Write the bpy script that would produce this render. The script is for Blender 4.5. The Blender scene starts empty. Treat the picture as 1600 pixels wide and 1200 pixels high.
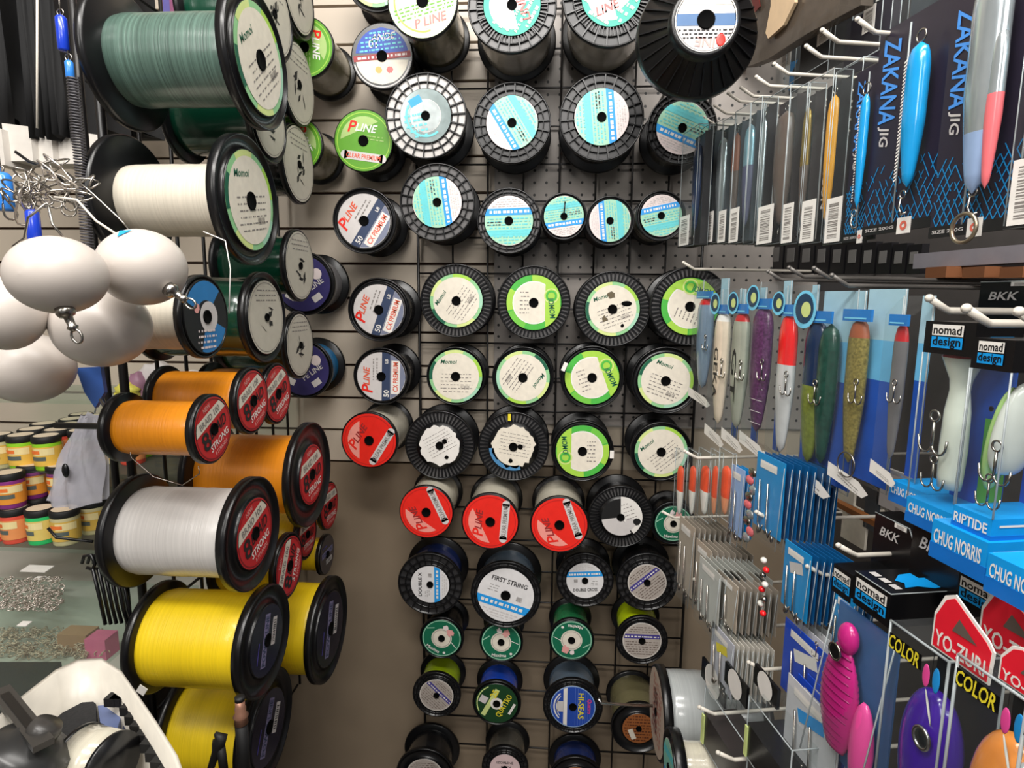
import bpy, math, random
from mathutils import Matrix, Vector
# ------------------------------------------------------------------ camera, world, lights
F = 930.0
CAM = Vector((0.0, 0.0, 1.5))
yv = Vector((60, 135, -930)).normalized()
zv = Vector((50, 6400, 930)); zv = (zv - yv * zv.dot(yv)).normalized()
xv = yv.cross(zv)
M3 = Matrix((xv, yv, zv))                     # camera space -> world space
scene = bpy.context.scene
cd = bpy.data.cameras.new('camera'); cam = bpy.data.objects.new('camera', cd)
scene.collection.objects.link(cam); scene.camera = cam
cd.sensor_width = 36; cd.sensor_fit = 'HORIZONTAL'; cd.lens = F * 36 / 1600; cd.clip_start = 0.02
cam.matrix_world = Matrix.Translation(CAM) @ M3.to_4x4()
scene.view_settings.view_transform = 'Standard'; scene.view_settings.look = 'None'
scene.view_settings.gamma = 1; scene.view_settings.use_curve_mapping = False
scene.view_settings.exposure = -0.06
w = bpy.data.worlds.new('shop_ambience'); scene.world = w; w.use_nodes = True
w.node_tree.nodes['Background'].inputs[0].default_value = (0.95, 0.97, 1.0, 1)
w.node_tree.nodes['Background'].inputs[1].default_value = 0.22
def area(name, loc, tgt, sx, sy, power, col=(1, .97, .93)):
    l = bpy.data.lights.new(name, 'AREA'); l.shape = 'RECTANGLE'; l.size = sx; l.size_y = sy; l.energy = power; l.color = col
    o = bpy.data.objects.new(name, l); scene.collection.objects.link(o); o.location = loc
    o.rotation_euler = (Vector(tgt) - Vector(loc)).to_track_quat('-Z', 'Y').to_euler(); return o
area('ceiling_tube_light_near', (-0.25, -0.25, 2.62), (0.0, 1.0, 1.2), 1.3, 0.16, 29)
area('ceiling_tube_light_middle', (0.15, 0.35, 2.64), (0.1, 1.1, 1.4), 1.3, 0.14, 17)
area('ceiling_tube_light_aisle', (-1.0, -0.9, 2.5), (0.6, 0.8, 1.4), 0.3, 1.2, 16)
area('ceiling_tube_light_rear', (0.5, -1.6, 2.55), (0.1, 1.0, 1.3), 1.3, 0.3, 17)

# ------------------------------------------------------------------ geometry of the view
A = math.radians(10.5); CA, SA = math.cos(A), math.sin(A)
def ray(px, py):
    d = M3 @ Vector((px - 800, -(py - 600), -F)); return d / d.y
def P(px, py, Y): return CAM + ray(px, py) * Y
def PR(px, py, c):
    d = ray(px, py); return CAM + d * (c / (d.x * CA + d.y * SA))
def basis(X, Y, Z, loc):
    m = Matrix((X, Y, Z)).transposed().to_4x4(); m.translation = loc; return m
X_, Y_, Z_ = Vector((1, 0, 0)), Vector((0, 1, 0)), Vector((0, 0, 1))
NR = Vector((-CA, -SA, 0)); UR = Vector((SA, -CA, 0))
def back_basis(loc): return basis(X_, Z_, -Y_, loc)
def left_basis(loc): return basis(Y_, Z_, X_, loc)
def right_basis(loc): return basis(UR, Z_, NR, loc)

# ------------------------------------------------------------------ materials
mats = {}
def mat(key, col, rough=.5, metal=0, spec=.5, coat=0, alpha=1, emit=0, wind=0, var=.08, trans=0, scale=60):
    if key in mats: return mats[key]
    m = bpy.data.materials.new(key); m.use_nodes = True; nt = m.node_tree; b = nt.nodes['Principled BSDF']
    b.inputs['Roughness'].default_value = rough; b.inputs['Metallic'].default_value = metal
    b.inputs['Specular IOR Level'].default_value = spec; b.inputs['Coat Weight'].default_value = coat
    b.inputs['Coat Roughness'].default_value = .15
    b.inputs['Alpha'].default_value = alpha; b.inputs['Transmission Weight'].default_value = trans
    tc = nt.nodes.new('ShaderNodeTexCoord'); n = nt.nodes.new('ShaderNodeTexNoise'); mx = nt.nodes.new('ShaderNodeMix'); mx.data_type = 'RGBA'
    c = list(col) + [1]
    mx.inputs[6].default_value = [max(0, v * (1 - var * 1.6)) for v in col] + [1]
    mx.inputs[7].default_value = [min(1, v * (1 + var)) for v in col] + [1]
    if wind:
        mp = nt.nodes.new('ShaderNodeMapping'); mp.inputs['Scale'].default_value = (4, 4, wind)
        mp.inputs['Rotation'].default_value = (.05, .03, 0)
        nt.links.new(tc.outputs['Object'], mp.inputs[0]); nt.links.new(mp.outputs[0], n.inputs['Vector']); n.inputs['Scale'].default_value = 1.0
        n.inputs['Detail'].default_value = 3
        bp = nt.nodes.new('ShaderNodeBump'); bp.inputs['Strength'].default_value = .35 if rough > .29 else .16; bp.inputs['Distance'].default_value = .001
        nt.links.new(n.outputs[0], bp.inputs['Height']); nt.links.new(bp.outputs[0], b.inputs['Normal'])
    else:
        nt.links.new(tc.outputs['Object'], n.inputs['Vector']); n.inputs['Scale'].default_value = scale
    nt.links.new(n.outputs[0], mx.inputs[0]); nt.links.new(mx.outputs[2], b.inputs['Base Color'])
    mats[key] = m; return m
def srgb(r, g, b):
    f = lambda v: (v / 255 / 12.92) if v <= 10 else ((v / 255 + .055) / 1.055) ** 2.4
    return (f(r), f(g), f(b))
def pc(name, r, g, b, **k): return mat(name, srgb(r, g, b), **k)
BLK = pc('black_plastic', 13, 13, 15, rough=.3)
BLKM = pc('matte_black', 16, 16, 17, rough=.6)
HOLE = pc('painted_hole_dark', 4, 4, 4, rough=.9, spec=.1)
CELL = pc('lit_grey_recess', 92, 90, 90, rough=.4)  # light caught in the rim cells is put into this grey
CELLL = pc('bright_lit_recess', 190, 186, 182, rough=.35)  # strongest cell light painted in as a pale tone, plus see-through plastic
CELLD = pc('dark_recess_plastic', 45, 44, 45, rough=.4)
WHITE = pc('white_paper', 232, 228, 222, rough=.55)
INK = pc('black_ink', 30, 28, 30, rough=.6)
GREYINK = pc('grey_ink', 130, 124, 120, rough=.6)
CREAM = pc('cream_paper', 224, 216, 200, rough=.5, var=.1, scale=90)
RED = pc('red_label', 232, 44, 34, rough=.3)
CHROME = pc('chrome_wire', 205, 205, 205, rough=.22, metal=1)
PEARL = pc('white_coated_wire', 215, 208, 196, rough=.3)
STEEL = pc('steel_swivel', 170, 165, 158, rough=.25, metal=1)
def film(key, col, a, rough=.08):
    m = bpy.data.materials.new(key); m.use_nodes = True; nt = m.node_tree; nt.nodes.remove(nt.nodes['Principled BSDF'])
    out = nt.nodes['Material Output']; t = nt.nodes.new('ShaderNodeBsdfTransparent'); t.inputs[0].default_value = (*col, 1)
    g = nt.nodes.new('ShaderNodeBsdfPrincipled'); g.inputs['Base Color'].default_value = (*[v * .3 for v in col], 1); g.inputs['Roughness'].default_value = rough
    g.inputs['Specular IOR Level'].default_value = .8
    lw = nt.nodes.new('ShaderNodeFresnel'); lw.inputs[0].default_value = 1.3
    tc = nt.nodes.new('ShaderNodeTexCoord'); nz = nt.nodes.new('ShaderNodeTexNoise'); nz.inputs['Scale'].default_value = 28
    bp = nt.nodes.new('ShaderNodeBump'); bp.inputs['Strength'].default_value = .5; bp.inputs['Distance'].default_value = .004
    nt.links.new(tc.outputs['Object'], nz.inputs['Vector']); nt.links.new(nz.outputs[0], bp.inputs['Height']); nt.links.new(bp.outputs[0], g.inputs['Normal'])
    ma = nt.nodes.new('ShaderNodeMath'); ma.operation = 'MULTIPLY_ADD'; ma.inputs[1].default_value = .7; ma.inputs[2].default_value = a; ma.use_clamp = True
    nt.links.new(bp.outputs[0], lw.inputs['Normal']); ge = nt.nodes.new('ShaderNodeNewGeometry'); iv = nt.nodes.new('ShaderNodeMath'); iv.operation = 'SUBTRACT'; iv.inputs[0].default_value = 1; nt.links.new(ge.outputs['Backfacing'], iv.inputs[1]); ml = nt.nodes.new('ShaderNodeMath'); ml.operation = 'MULTIPLY'; nt.links.new(lw.outputs[0], ml.inputs[0]); nt.links.new(iv.outputs[0], ml.inputs[1]); nt.links.new(ml.outputs[0], ma.inputs[0])
    mx = nt.nodes.new('ShaderNodeMixShader'); nt.links.new(ma.outputs[0], mx.inputs[0]); nt.links.new(t.outputs[0], mx.inputs[1]); nt.links.new(g.outputs[0], mx.inputs[2])
    nt.links.new(mx.outputs[0], out.inputs[0]); mats[key] = m; return m
CLEAR = film('clear_plastic_film', (.95, .97, .97), .035)
CLEARE = pc('clear_plastic_rim', 176, 184, 186, rough=.12, alpha=.75)
BLUEF = film('blue_tinted_film', (.25, .5, .8), .35)
GLASS = film('shelf_glass', (.9, .96, .93), .05)

# ------------------------------------------------------------------ mesh builder
class MB:
    def __init__(s): s.v = []; s.f = []; s.m = []; s.s = []; s.mats = []
    def mi(s, m):
        if m not in s.mats: s.mats.append(m)
        return s.mats.index(m)
    def add(s, vs, fs, m, smooth=False, xf=None):
        o = len(s.v); i = s.mi(m)
        for v in vs:
            v = Vector(v)
            if xf is not None: v = xf @ v
            s.v.append(v)
        for f in fs: s.f.append([a + o for a in f]); s.m.append(i); s.s.append(smooth)
        return s
    def lathe(s, prof, m, n=40, smooth=True, xf=None, closed=False, t0=0, t1=2 * math.pi, sx=1, sy=1):
        vs = []; fs = []; full = abs(t1 - t0 - 2 * math.pi) < 1e-6; k = n if full else n + 1; L = len(prof)
        for i in range(k):
            t = t0 + (t1 - t0) * i / n; c, d = math.cos(t), math.sin(t)
            for r, z in prof: vs.append((r * c * sx, r * d * sy, z))
        for i in range(n):
            j = (i + 1) % k
            for q in range(L if closed else L - 1):
                q2 = (q + 1) % L; fs.append([i * L + q, j * L + q, j * L + q2, i * L + q2])
        return s.add(vs, fs, m, smooth, xf)
    def box(s, x0, x1, y0, y1, z0, z1, m, xf=None, taper=1.0):
        cx, cy = (x0 + x1) / 2, (y0 + y1) / 2; t = taper
        vs = [(x0, y0, z0), (x1, y0, z0), (x1, y1, z0), (x0, y1, z0)] + [(cx + (x - cx) * t, cy + (y - cy) * t, z1) for x, y in ((x0, y0), (x1, y0), (x1, y1), (x0, y1))]
        return s.add(vs, [[3, 2, 1, 0], [4, 5, 6, 7], [0, 1, 5, 4], [1, 2, 6, 5], [2, 3, 7, 6], [3, 0, 4, 7]], m, False, xf)
    def prism(s, pts, z0, z1, m, xf=None):
        n = len(pts); vs = [(x, y, z0) for x, y in pts] + [(x, y, z1) for x, y in pts]
        fs = [list(range(n))[::-1], list(range(n, 2 * n))] + [[i, (i + 1) % n, n + (i + 1) % n, n + i] for i in range(n)]
        return s.add(vs, fs, m, False, xf)
    def flat(s, pts, z, m): return s.add([(x, y, z) for x, y in pts], [list(range(len(pts)))], m)
    def tube(s, pts, r, m, n=8, xf=None, closed=False):
        pts = [Vector(p) for p in pts]; k = len(pts); vs = []; fs = []; up = None
        rr = r if isinstance(r, (list, tuple)) else [r] * k
        for i, p in enumerate(pts):
            a = pts[(i - 1) % k] if (closed or i > 0) else p; b = pts[(i + 1) % k] if (closed or i < k - 1) else p
            d = (b - a).normalized()
            if up is None: up = Vector((0, 0, 1)) if abs(d.z) < .9 else Vector((1, 0, 0))
            e1 = (up - d * up.dot(d)).normalized(); up = e1; e2 = d.cross(e1)
            for j in range(n):
                t = 2 * math.pi * j / n; vs.append(p + (e1 * math.cos(t) + e2 * math.sin(t)) * rr[i])
        for i in range(k if closed else k - 1):
            i2 = (i + 1) % k
            for j in range(n): j2 = (j + 1) % n; fs.append([i * n + j, i * n + j2, i2 * n + j2, i2 * n + j])
        if not closed: fs += [list(range(n))[::-1], [(k - 1) * n + j for j in range(n)]]
        return s.add(vs, fs, m, True, xf)
    def ell(s, c, r, m, nu=24, nv=14, xf=None, fn=None):
        vs = []; fs = []
        for i in range(nv + 1):
            ph = math.pi * i / nv
            for j in range(nu):
                t = 2 * math.pi * j / nu
                d = Vector((math.sin(ph) * math.cos(t), math.sin(ph) * math.sin(t), math.cos(ph)))
                if fn: d = d * fn(d)
                vs.append((c[0] + d.x * r[0], c[1] + d.y * r[1], c[2] + d.z * r[2]))
        for i in range(nv):
            for j in range(nu): j2 = (j + 1) % nu; fs.append([i * nu + j, (i + 1) * nu + j, (i + 1) * nu + j2, i * nu + j2])
        return s.add(vs, fs, m, True, xf)
    # ---- flat printed marks in the local XY plane
    def disc(s, r, z, m, r0=0, n=48, cx=0, cy=0, t0=0, t1=2 * math.pi, sx=1, sy=1):
        if r0 <= 0 and abs(t1 - t0 - 2 * math.pi) < 1e-6:
            return s.flat([(cx + sx * r * math.cos(2 * math.pi * i / n), cy + sy * r * math.sin(2 * math.pi * i / n)) for i in range(n)], z, m)
        vs = []; fs = []
        for i in range(n + 1):
            t = t0 + (t1 - t0) * i / n
            vs += [(cx + r0 * math.cos(t), cy + r0 * math.sin(t), z), (cx + r * math.cos(t), cy + r * math.sin(t), z)]
        for i in range(n): fs.append([2 * i, 2 * i + 1, 2 * i + 3, 2 * i + 2])
        return s.add(vs, fs, m)
    def strip(s, r, ang, a, b, z, m, n=10):
        ca, sa = math.cos(ang), math.sin(ang); pl = []; pr = []
        for i in range(n + 1):
            y = a + (b - a) * i / n; h = math.sqrt(max(0, r * r - y * y))
            pl.append((-h * ca - y * sa, -h * sa + y * ca)); pr.append((h * ca - y * sa, h * sa + y * ca))
        return s.flat(pl[::-1] + pr, z, m)
    def rect(s, cx, cy, wx, wy, ang, z, m):
        c, d = math.cos(ang), math.sin(ang)
        return s.flat([(cx + x * c - y * d, cy + x * d + y * c) for x, y in ((-wx / 2, -wy / 2), (wx / 2, -wy / 2), (wx / 2, wy / 2), (-wx / 2, wy / 2))], z, m)
    def text(s, t, cx, cy, size, ang, z, m, shear=0, wide=1, th=0):
        vs, fs, bw, bh, bx, by = glyphs(t)
        k = size / .7; c, d = math.cos(ang), math.sin(ang); out = []
        for x, y in vs:
            x = (x - bx) * k * wide + (y - by) * k * shear; y = (y - by) * k
            out.append((cx + x * c - y * d, cy + x * d + y * c, z))
        return s.add(out, fs, m)
    def textfit(s, t, cx, cy, width, size, ang, z, m, shear=0):
        bw = glyphs(t)[2] * size / .7; return s.text(t, cx, cy, size, ang, z, m, shear, width / max(bw, 1e-6))
    def fine(s, r, ang, z, m, rnd, y0, y1, rows, x0=-1, x1=1, hk=.4):
        c, d = math.cos(ang), math.sin(ang)
        for i in range(rows):
            y = y0 + (y1 - y0) * (i + .5) / rows; hh = math.sqrt(max(0, (r * .92) ** 2 - y * y)); a = max(-hh, x0 * r); b = min(hh, x1 * r)
            x = a + rnd.random() * .1 * r
            while x < b - .03 * r:
                l = rnd.uniform(.04, .16) * r; l = min(l, b - x); h = abs(y1 - y0) / rows * hk
                xm = x + l / 2; s.rect(xm * c - y * d, xm * d + y * c, l, h, ang, z, m); x += l + rnd.uniform(.02, .09) * r
    def build(s, name, parent=None, mw=None, label=None, cat=None, group=None, kind=None):
        me = bpy.data.meshes.new(name); me.from_pydata([tuple(v) for v in s.v], [], s.f)
        for m in s.mats: me.materials.append(m)
        me.polygons.foreach_set('material_index', s.m); me.polygons.foreach_set('use_smooth', s.s); me.update()
        o = bpy.data.objects.new(name, me); scene.collection.objects.link(o)
        if parent: o.parent = parent
        if mw is not None: o.matrix_world = mw
        props(o, label, cat, group, kind); return o
def props(o, label=None, cat=None, group=None, kind=None):
    if label: o['label'] = label
    if cat: o['category'] = cat
    if group: o['group'] = group
    if kind: o['kind'] = kind
gc = {}
def glyphs(t):
    if t in gc: return gc[t]
    cu = bpy.data.curves.new('g', 'FONT'); cu.body = t; cu.offset = .018; cu.resolution_u = 2
    o = bpy.data.objects.new('g', cu); scene.collection.objects.link(o)
    dg = bpy.context.evaluated_depsgraph_get(); me = bpy.data.meshes.new_from_object(o.evaluated_get(dg))
    vs = [(v.co.x, v.co.y) for v in me.vertices]; fs = [list(p.vertices) for p in me.polygons]
    bpy.data.objects.remove(o); bpy.data.curves.remove(cu); bpy.data.meshes.remove(me)
    xs = [v[0] for v in vs]; ys = [v[1] for v in vs]
    gc[t] = (vs, fs, max(xs) - min(xs), max(ys) - min(ys), (max(xs) + min(xs)) / 2, (max(ys) + min(ys)) / 2); return gc[t]
def thing(name, label, cat, mw, group=None):
    o = bpy.data.objects.new(name, None); o.empty_display_size = .02; scene.collection.objects.link(o); o.matrix_world = mw
    props(o, label, cat, group); return o
def copy_tree(o, mw, label, group):
    c = o.copy(); scene.collection.objects.link(c); c.matrix_world = mw; c['label'] = label; c['group'] = group
    for ch in o.children:
        d = ch.copy(); scene.collection.objects.link(d); d.parent = c; d.matrix_parent_inverse = ch.matrix_parent_inverse.copy()
        for g in ch.children:
            e = g.copy(); scene.collection.objects.link(e); e.parent = d; e.matrix_parent_inverse = g.matrix_parent_inverse.copy()
    return c
R_ = math.radians
# ------------------------------------------------------------------ the setting
WALL = 1.36
def zat(py, Y=WALL): return P(700, py, Y).z
def xat(px, Y=WALL, py=500): return P(px, py, Y).x
slat_m = pc('slatwall_laminate', 200, 187, 170, rough=.45, var=.06, scale=9)
groove = pc('slatwall_groove', 74, 48, 34, rough=.7)
lowwall = pc('lower_wall_board', 150, 133, 112, rough=.6, var=.2, scale=6)
b = MB(); xl, xr = -1.6, xat(882); ztop = 2.7; sp = .0778; z0 = zat(727)
k = 0; z = z0
while z < ztop:
    b.box(xl, xr, WALL, WALL + .018, z + .006, min(z + sp, ztop), slat_m)
    k += 1; z += sp
b.box(xl, xr, WALL + .014, WALL + .02, z0, ztop, groove)
b.build('wall_back', kind='structure')
b = MB().box(-1.6, 1.6, WALL + .001, WALL + .021, 0, z0, lowwall)
b.box(xr, 1.6, WALL + .0005, WALL + .02, z0, zat(662), pc('beige_wall_board', 178, 165, 146, rough=.6, scale=8))
b.build('wall_back_lower', kind='structure')
pm = pc('pegboard_panel', 150, 143, 137, rough=.5)
nt = pm.node_tree; bs = nt.nodes['Principled BSDF']; src = bs.inputs['Base Color'].links[0].from_socket
tc = nt.nodes.new('ShaderNodeTexCoord'); vm = nt.nodes.new('ShaderNodeVectorMath'); vm.operation = 'SCALE'; vm.inputs['Scale'].default_value = 1 / .0259
fr = nt.nodes.new('ShaderNodeVectorMath'); fr.operation = 'FRACTION'; sb = nt.nodes.new('ShaderNodeVectorMath'); sb.operation = 'SUBTRACT'; sb.inputs[1].default_value = (.5, .5, .5)
mu = nt.nodes.new('ShaderNodeVectorMath'); mu.operation = 'MULTIPLY'; mu.inputs[1].default_value = (1, 0, 1); ln = nt.nodes.new('ShaderNodeVectorMath'); ln.operation = 'LENGTH'
lt = nt.nodes.new('ShaderNodeMath'); lt.operation = 'LESS_THAN'; lt.inputs[1].default_value = .115
mx = nt.nodes.new('ShaderNodeMix'); mx.data_type = 'RGBA'; mx.inputs[7].default_value = (.01, .01, .01, 1)
nt.links.new(tc.outputs['Object'], vm.inputs[0]); nt.links.new(vm.outputs[0], fr.inputs[0]); nt.links.new(fr.outputs[0], sb.inputs[0]); nt.links.new(sb.outputs[0], mu.inputs[0])
nt.links.new(mu.outputs[0], ln.inputs[0]); nt.links.new(ln.outputs['Value'], lt.inputs[0]); nt.links.new(lt.outputs[0], mx.inputs[0]); nt.links.new(src, mx.inputs[6]); nt.links.new(mx.outputs[2], bs.inputs['Base Color'])
MB().box(xat(772, WALL - .008), xat(1270), WALL - .008, WALL - .001, zat(658), ztop - .01, pm).build('wall_back_pegboard', kind='structure')
MB().box(xat(540), xat(640), WALL - .004, WALL, .02, z0, lowwall)
MB().box(-1.6, 1.6, -2.6, WALL + .02, -.02, 0, pc('floor_vinyl', 92, 84, 76, rough=.5)).build('floor', kind='structure')
MB().box(-1.6, 1.6, -2.6, WALL + .02, 2.7, 2.72, pc('ceiling_white', 205, 200, 192, rough=.8)).build('ceiling', kind='structure')
MB().box(-1.62, -1.6, -2.6, WALL + .02, 0, 2.7, pc('left_wall_paint', 150, 144, 136, rough=.8)).build('wall_left', kind='structure')
CW = .86
pR = lambda s, c: Vector((0, 0, 0)) + UR * s - NR * c
rw = MB(); rw.box(-1.3, 1.6, 0, 2.7, -.02, 0, pc('right_panel_dark', 70, 66, 64, rough=.6))
o = rw.build('wall_right', kind='structure', mw=right_basis(Vector((CAM.x, CAM.y, 0)) - NR * CW))

# grids of black wire
gm = pc('black_wire_enamel', 20, 18, 18, rough=.4)
b = MB(); gy = 1.335; gx0, gx1 = xat(655, gy), xat(1097, gy, 400); n = 8
zs = []; z = zat(1250, gy)
zt = zat(137, gy); dz = .0775
b2 = []
for i in range(9):
    x = gx0 + (gx1 - gx0) * i / 8; r = .0032 if i in (0, 8) else .0022
    if i % 2 == 0 or i in (7,): b.tube([(x, gy, zat(1300, gy)), (x, gy, 2.3)], r, gm, 6)
    else: b.tube([(x, gy, zat(432, gy)), (x, gy, 2.3)], r, gm, 6)
z = zat(427, gy); k = 0; zz = z
while zz < 2.3: b.tube([(gx0, gy + .004, zz), (gx1, gy + .004, zz)], .0022, gm, 6); zz += .0775
zz = z - .0775
while zz > zat(1300, gy): b.tube([(gx0, gy + .004, zz), (gx1, gy + .004, zz)], .0022, gm, 6); zz -= .0775
for i in range(3):
    for zc in (2.2, 1.9, 1.0): b.tube([(gx0 + (gx1 - gx0) * i / 2, gy, zc), (gx0 + (gx1 - gx0) * i / 2, WALL, zc)], .003, gm, 6)
b.build('grid_panel', label='black wire grid panel fixed on the back wall behind the spools', cat='grid panel')
LX = -.602
b = MB(); zb, zt = .55, 2.35
for i in range(8):
    y = .800 + i * .0735; r = .006 if i == 0 else .003
    b.tube([(LX, y, zb), (LX, y, zt)], r, gm, 8)
b.tube([(LX - .014, .785, zb), (LX - .014, .785, zt)], .005, gm, 8)
z = zb
while z < zt + .01: b.tube([(LX - .004, .785, z), (LX - .004, 1.31, z)], .0026, gm, 6); z += .0765 * 2
for zc in (.9, 1.6, 2.2): b.tube([(LX, 1.30, zc), (LX, WALL, zc)], .004, gm, 6)
b.build('grid_panel', label='black wire grid panel standing out on the left, carrying sideways spools', cat='grid panel')

# ------------------------------------------------------------------ spool labels
def rnd_of(t): return random.Random(sum(ord(c) * (i + 3) for i, c in enumerate(t)))
TEALG = pc('mint_print', 158, 206, 178); TEAL = pc('teal_print', 98, 200, 205); BLUEB = pc('blue_band', 30, 150, 226); PINKW = pc('pinkish_white_print', 228, 214, 212)
LIME = pc('lime_print', 160, 205, 70); GRN = pc('green_print', 72, 176, 66); DGRN = pc('deep_green_print', 16, 92, 66); YLW = pc('yellow_print', 232, 214, 50); YG = pc('pale_yellow_green', 206, 220, 140)
GRAYL = pc('light_grey_print', 205, 200, 198); NAVY = pc('navy_print', 48, 62, 92); OV = pc('orange_red_ink', 220, 90, 60); PURP = pc('violet_print', 70, 62, 140); SILV = pc('silver_print', 176, 166, 158); PGRN = pc('grass_green_print', 92, 156, 36)
MAX = pc('dark_teal_print', 12, 104, 74); PINKS = pc('pink_splash', 226, 160, 155); CBLUE = pc('cobalt_print', 32, 72, 168); BRN = pc('brown_print', 150, 88, 44); DIRT = pc('grime_smudge', 96, 84, 62)
def barcode(b, cx, cy, wx, wy, ang, z, m=INK, rnd=random.Random(1), bg=None):
    if bg: b.rect(cx, cy, wx * 1.15, wy * 1.15, ang, z - .0001, bg)
    c, d = math.cos(ang), math.sin(ang); x = -wx / 2
    while x < wx / 2:
        l = rnd.uniform(.02, .06) * wx; b.rect(cx + (x + l / 2) * c, cy + (x + l / 2) * d, l, wy, ang, z, m); x += l + rnd.uniform(.03, .07) * wx
def blob(b, r, cx, cy, z, m, rnd, n=18, k=.25):
    b.flat([(cx + r * (1 - k * rnd.random()) * math.cos(2 * math.pi * i / n), cy + r * (1 - k * rnd.random()) * math.sin(2 * math.pi * i / n)) for i in range(n)], z, m)
D1, D2, D3, D4 = .0006, .0009, .0012, .0015
def lab(b, kind, r, a, rnd, txt=None):
    c, s = math.cos(a), math.sin(a)
    rot = lambda x, y: (x * c - y * s, x * s + y * c)
    if kind == 'stripe':
        b.disc(r, D1, PINKW); b.strip(r, a, -r, r * .28, D2, TEALG); b.strip(r, a, r * .22, r * .5, D3, BLUEB)
        b.strip(r, a, -r * .62, -r * .36, D3, TEAL); b.fine(r, a, D4, TEAL, rnd, -.95 * r, .15 * r, 9)
        b.fine(r, a, D4, WHITE, rnd, r * .26, r * .46, 1, hk=.55); b.fine(r, a, D4, GREYINK, rnd, -.2 * r, .0 * r, 2, -1, -.3, .5)
        b.fine(r, a, D4, GRAYL, rnd, .55 * r, .9 * r, 4)
    elif kind == 'shiny':
        b.disc(r, D1, pc('holographic_print', 196, 214, 214, rough=.12, metal=.6, var=.3, scale=50)); b.disc(r * .62, D2, GRAYL); b.disc(r * .6, D2 + .0001, pc('holographic_centre', 214, 224, 224, rough=.15, metal=.5, var=.3, scale=60))
        b.disc(r * .8, D3, TEAL, r * .72, t0=2.6, t1=5.4); b.rect(*rot(-.3 * r, .6 * r), .5 * r, .3 * r, .5, D3, BLUEB); b.fine(r, a, D4, TEAL, rnd, -.8 * r, .2 * r, 5, -1, 0)
    elif kind == 'teal':
        b.disc(r, D1, pc('bright_teal_print', 50, 175, 150)); b.disc(r * .8, D2, PINKW, t0=.2, t1=5.0, r0=.001); blob(b, r * .5, *rot(.2 * r, .1 * r), D3, GRAYL, rnd)
        b.text(txt or 'LINE', *rot(.1 * r, -.4 * r), .28 * r, a + .9, D4, RED, .2); b.fine(r, a, D4, WHITE, rnd, -.95 * r, .4 * r, 5)
    elif kind == 'cream':
        b.disc(r, D1, pc('mint_rim', 140, 196, 140)); 
        for i in range(5): b.disc(r * .995, D2, [LIME, YG, DGRN, YG, TEALG][i], r * .85, 12, t0=a + i * 1.26, t1=a + i * 1.26 + .75)
        b.disc(r * .88, D3, CREAM); b.fine(r * .85, a, D4, GREYINK, rnd, -.65 * r, .15 * r, 6, -.7, .75, .22); b.text('Momoi', *rot(-.25 * r, .55 * r), .15 * r, a, D4, DGRN, .2)
        barcode(b, *rot(.35 * r, -.42 * r), .32 * r, .14 * r, a, D4, GREYINK, rnd)
    elif kind == 'dirty':
        lab(b, 'cream', r, a, rnd); blob(b, r * .2, *rot(.1 * r, .5 * r), .0018, DIRT, rnd, 14, .5); blob(b, r * .16, *rot(-.4 * r, -.25 * r), .0018, DIRT, rnd, 12, .6)
        b.ell((rot(.55 * r, .02 * r)[0], rot(.55 * r, .02 * r)[1], .0015), (.2 * r, .1 * r, .001), HOLE, 12, 6); blob(b, r * .08, *rot(.15 * r, -.7 * r), .0018, HOLE, rnd, 8)
    elif kind == 'momoi':
        b.disc(r, D1, GRN); 
        for i in range(6): b.disc(r * .995, D2, [LIME, GRN, LIME, pc('mid_green_print', 110, 190, 66), GRN, LIME][i], r * .78, 12, t0=a + .8 + i * .9, t1=a + .8 + i * .9 + .85)
        b.disc(r * .78, D3, WHITE); b.disc(r * .74, D3 + .0001, CREAM); b.strip(r * .99, a - math.pi / 2, r * .42, r * .96, D4, LIME)
        b.disc(r * .2, .0018, GRN, r * .13, 24, cx=rot(.64 * r, .25 * r)[0], cy=rot(.64 * r, .25 * r)[1]); b.textfit('MOMOI', *rot(.66 * r, -.2 * r), .72 * r, .2 * r, a + math.pi / 2 + .12, .0019, DGRN, .1)
        b.disc(r * .27, .0017, YG, r * .23, 24, cx=rot(.64 * r, .25 * r)[0], cy=rot(.64 * r, .25 * r)[1]); b.fine(r * .7, a, .0017, GREYINK, rnd, -.45 * r, .45 * r, 6, -.75, -.25, .25)
    elif kind == 'pgrey':
        b.disc(r, D1, GRAYL); b.disc(r, D4 + .0004, BLK, r * .95); b.strip(r * .95, a, -r * .35, -r * .02, D2, NAVY); b.strip(r * .93, a, -r * .95, -r * .36, D2, pc('bluegrey_print', 120, 126, 148))
        b.rect(*rot(-.02 * r, -.56 * r), 1.3 * r, .34 * r, a, D3, WHITE); b.textfit('CX PREMIUM', *rot(0, -.56 * r), 1.15 * r, .19 * r, a, D4, OV)
        b.text('P', *rot(-.48 * r, .55 * r), .42 * r, a, D3, RED, .2); b.text('LINE', *rot(-.0 * r, .58 * r), .24 * r, a, D3, OV, .25)
        b.text('50', *rot(-.66 * r, -.2 * r), .2 * r, a, D3, WHITE); b.fine(r * .8, a, D3, GREYINK, rnd, .1 * r, .38 * r, 2, -.2, .9, .3); b.text('LB', *rot(.6 * r, -.2 * r), .12 * r, a, D3, WHITE)
    elif kind in ('pred', 'pgreen'):
        m0 = RED if kind == 'pred' else PGRN; m1 = pc('faded_red_print', 236, 150, 138) if kind == 'pred' else pc('pale_green_print', 168, 196, 120)
        b.disc(r, D1, m0); b.disc(r * .93, D2, pc('dark_red_ring', 196, 30, 26) if kind == 'pred' else LIME, r * .9); 
        pts = [rot(r * .8 * math.cos(t), r * .8 * math.sin(t)) for t in [1.0 + i * .2 for i in range(12)]]; b.flat(pts, D2, m1)
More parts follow.
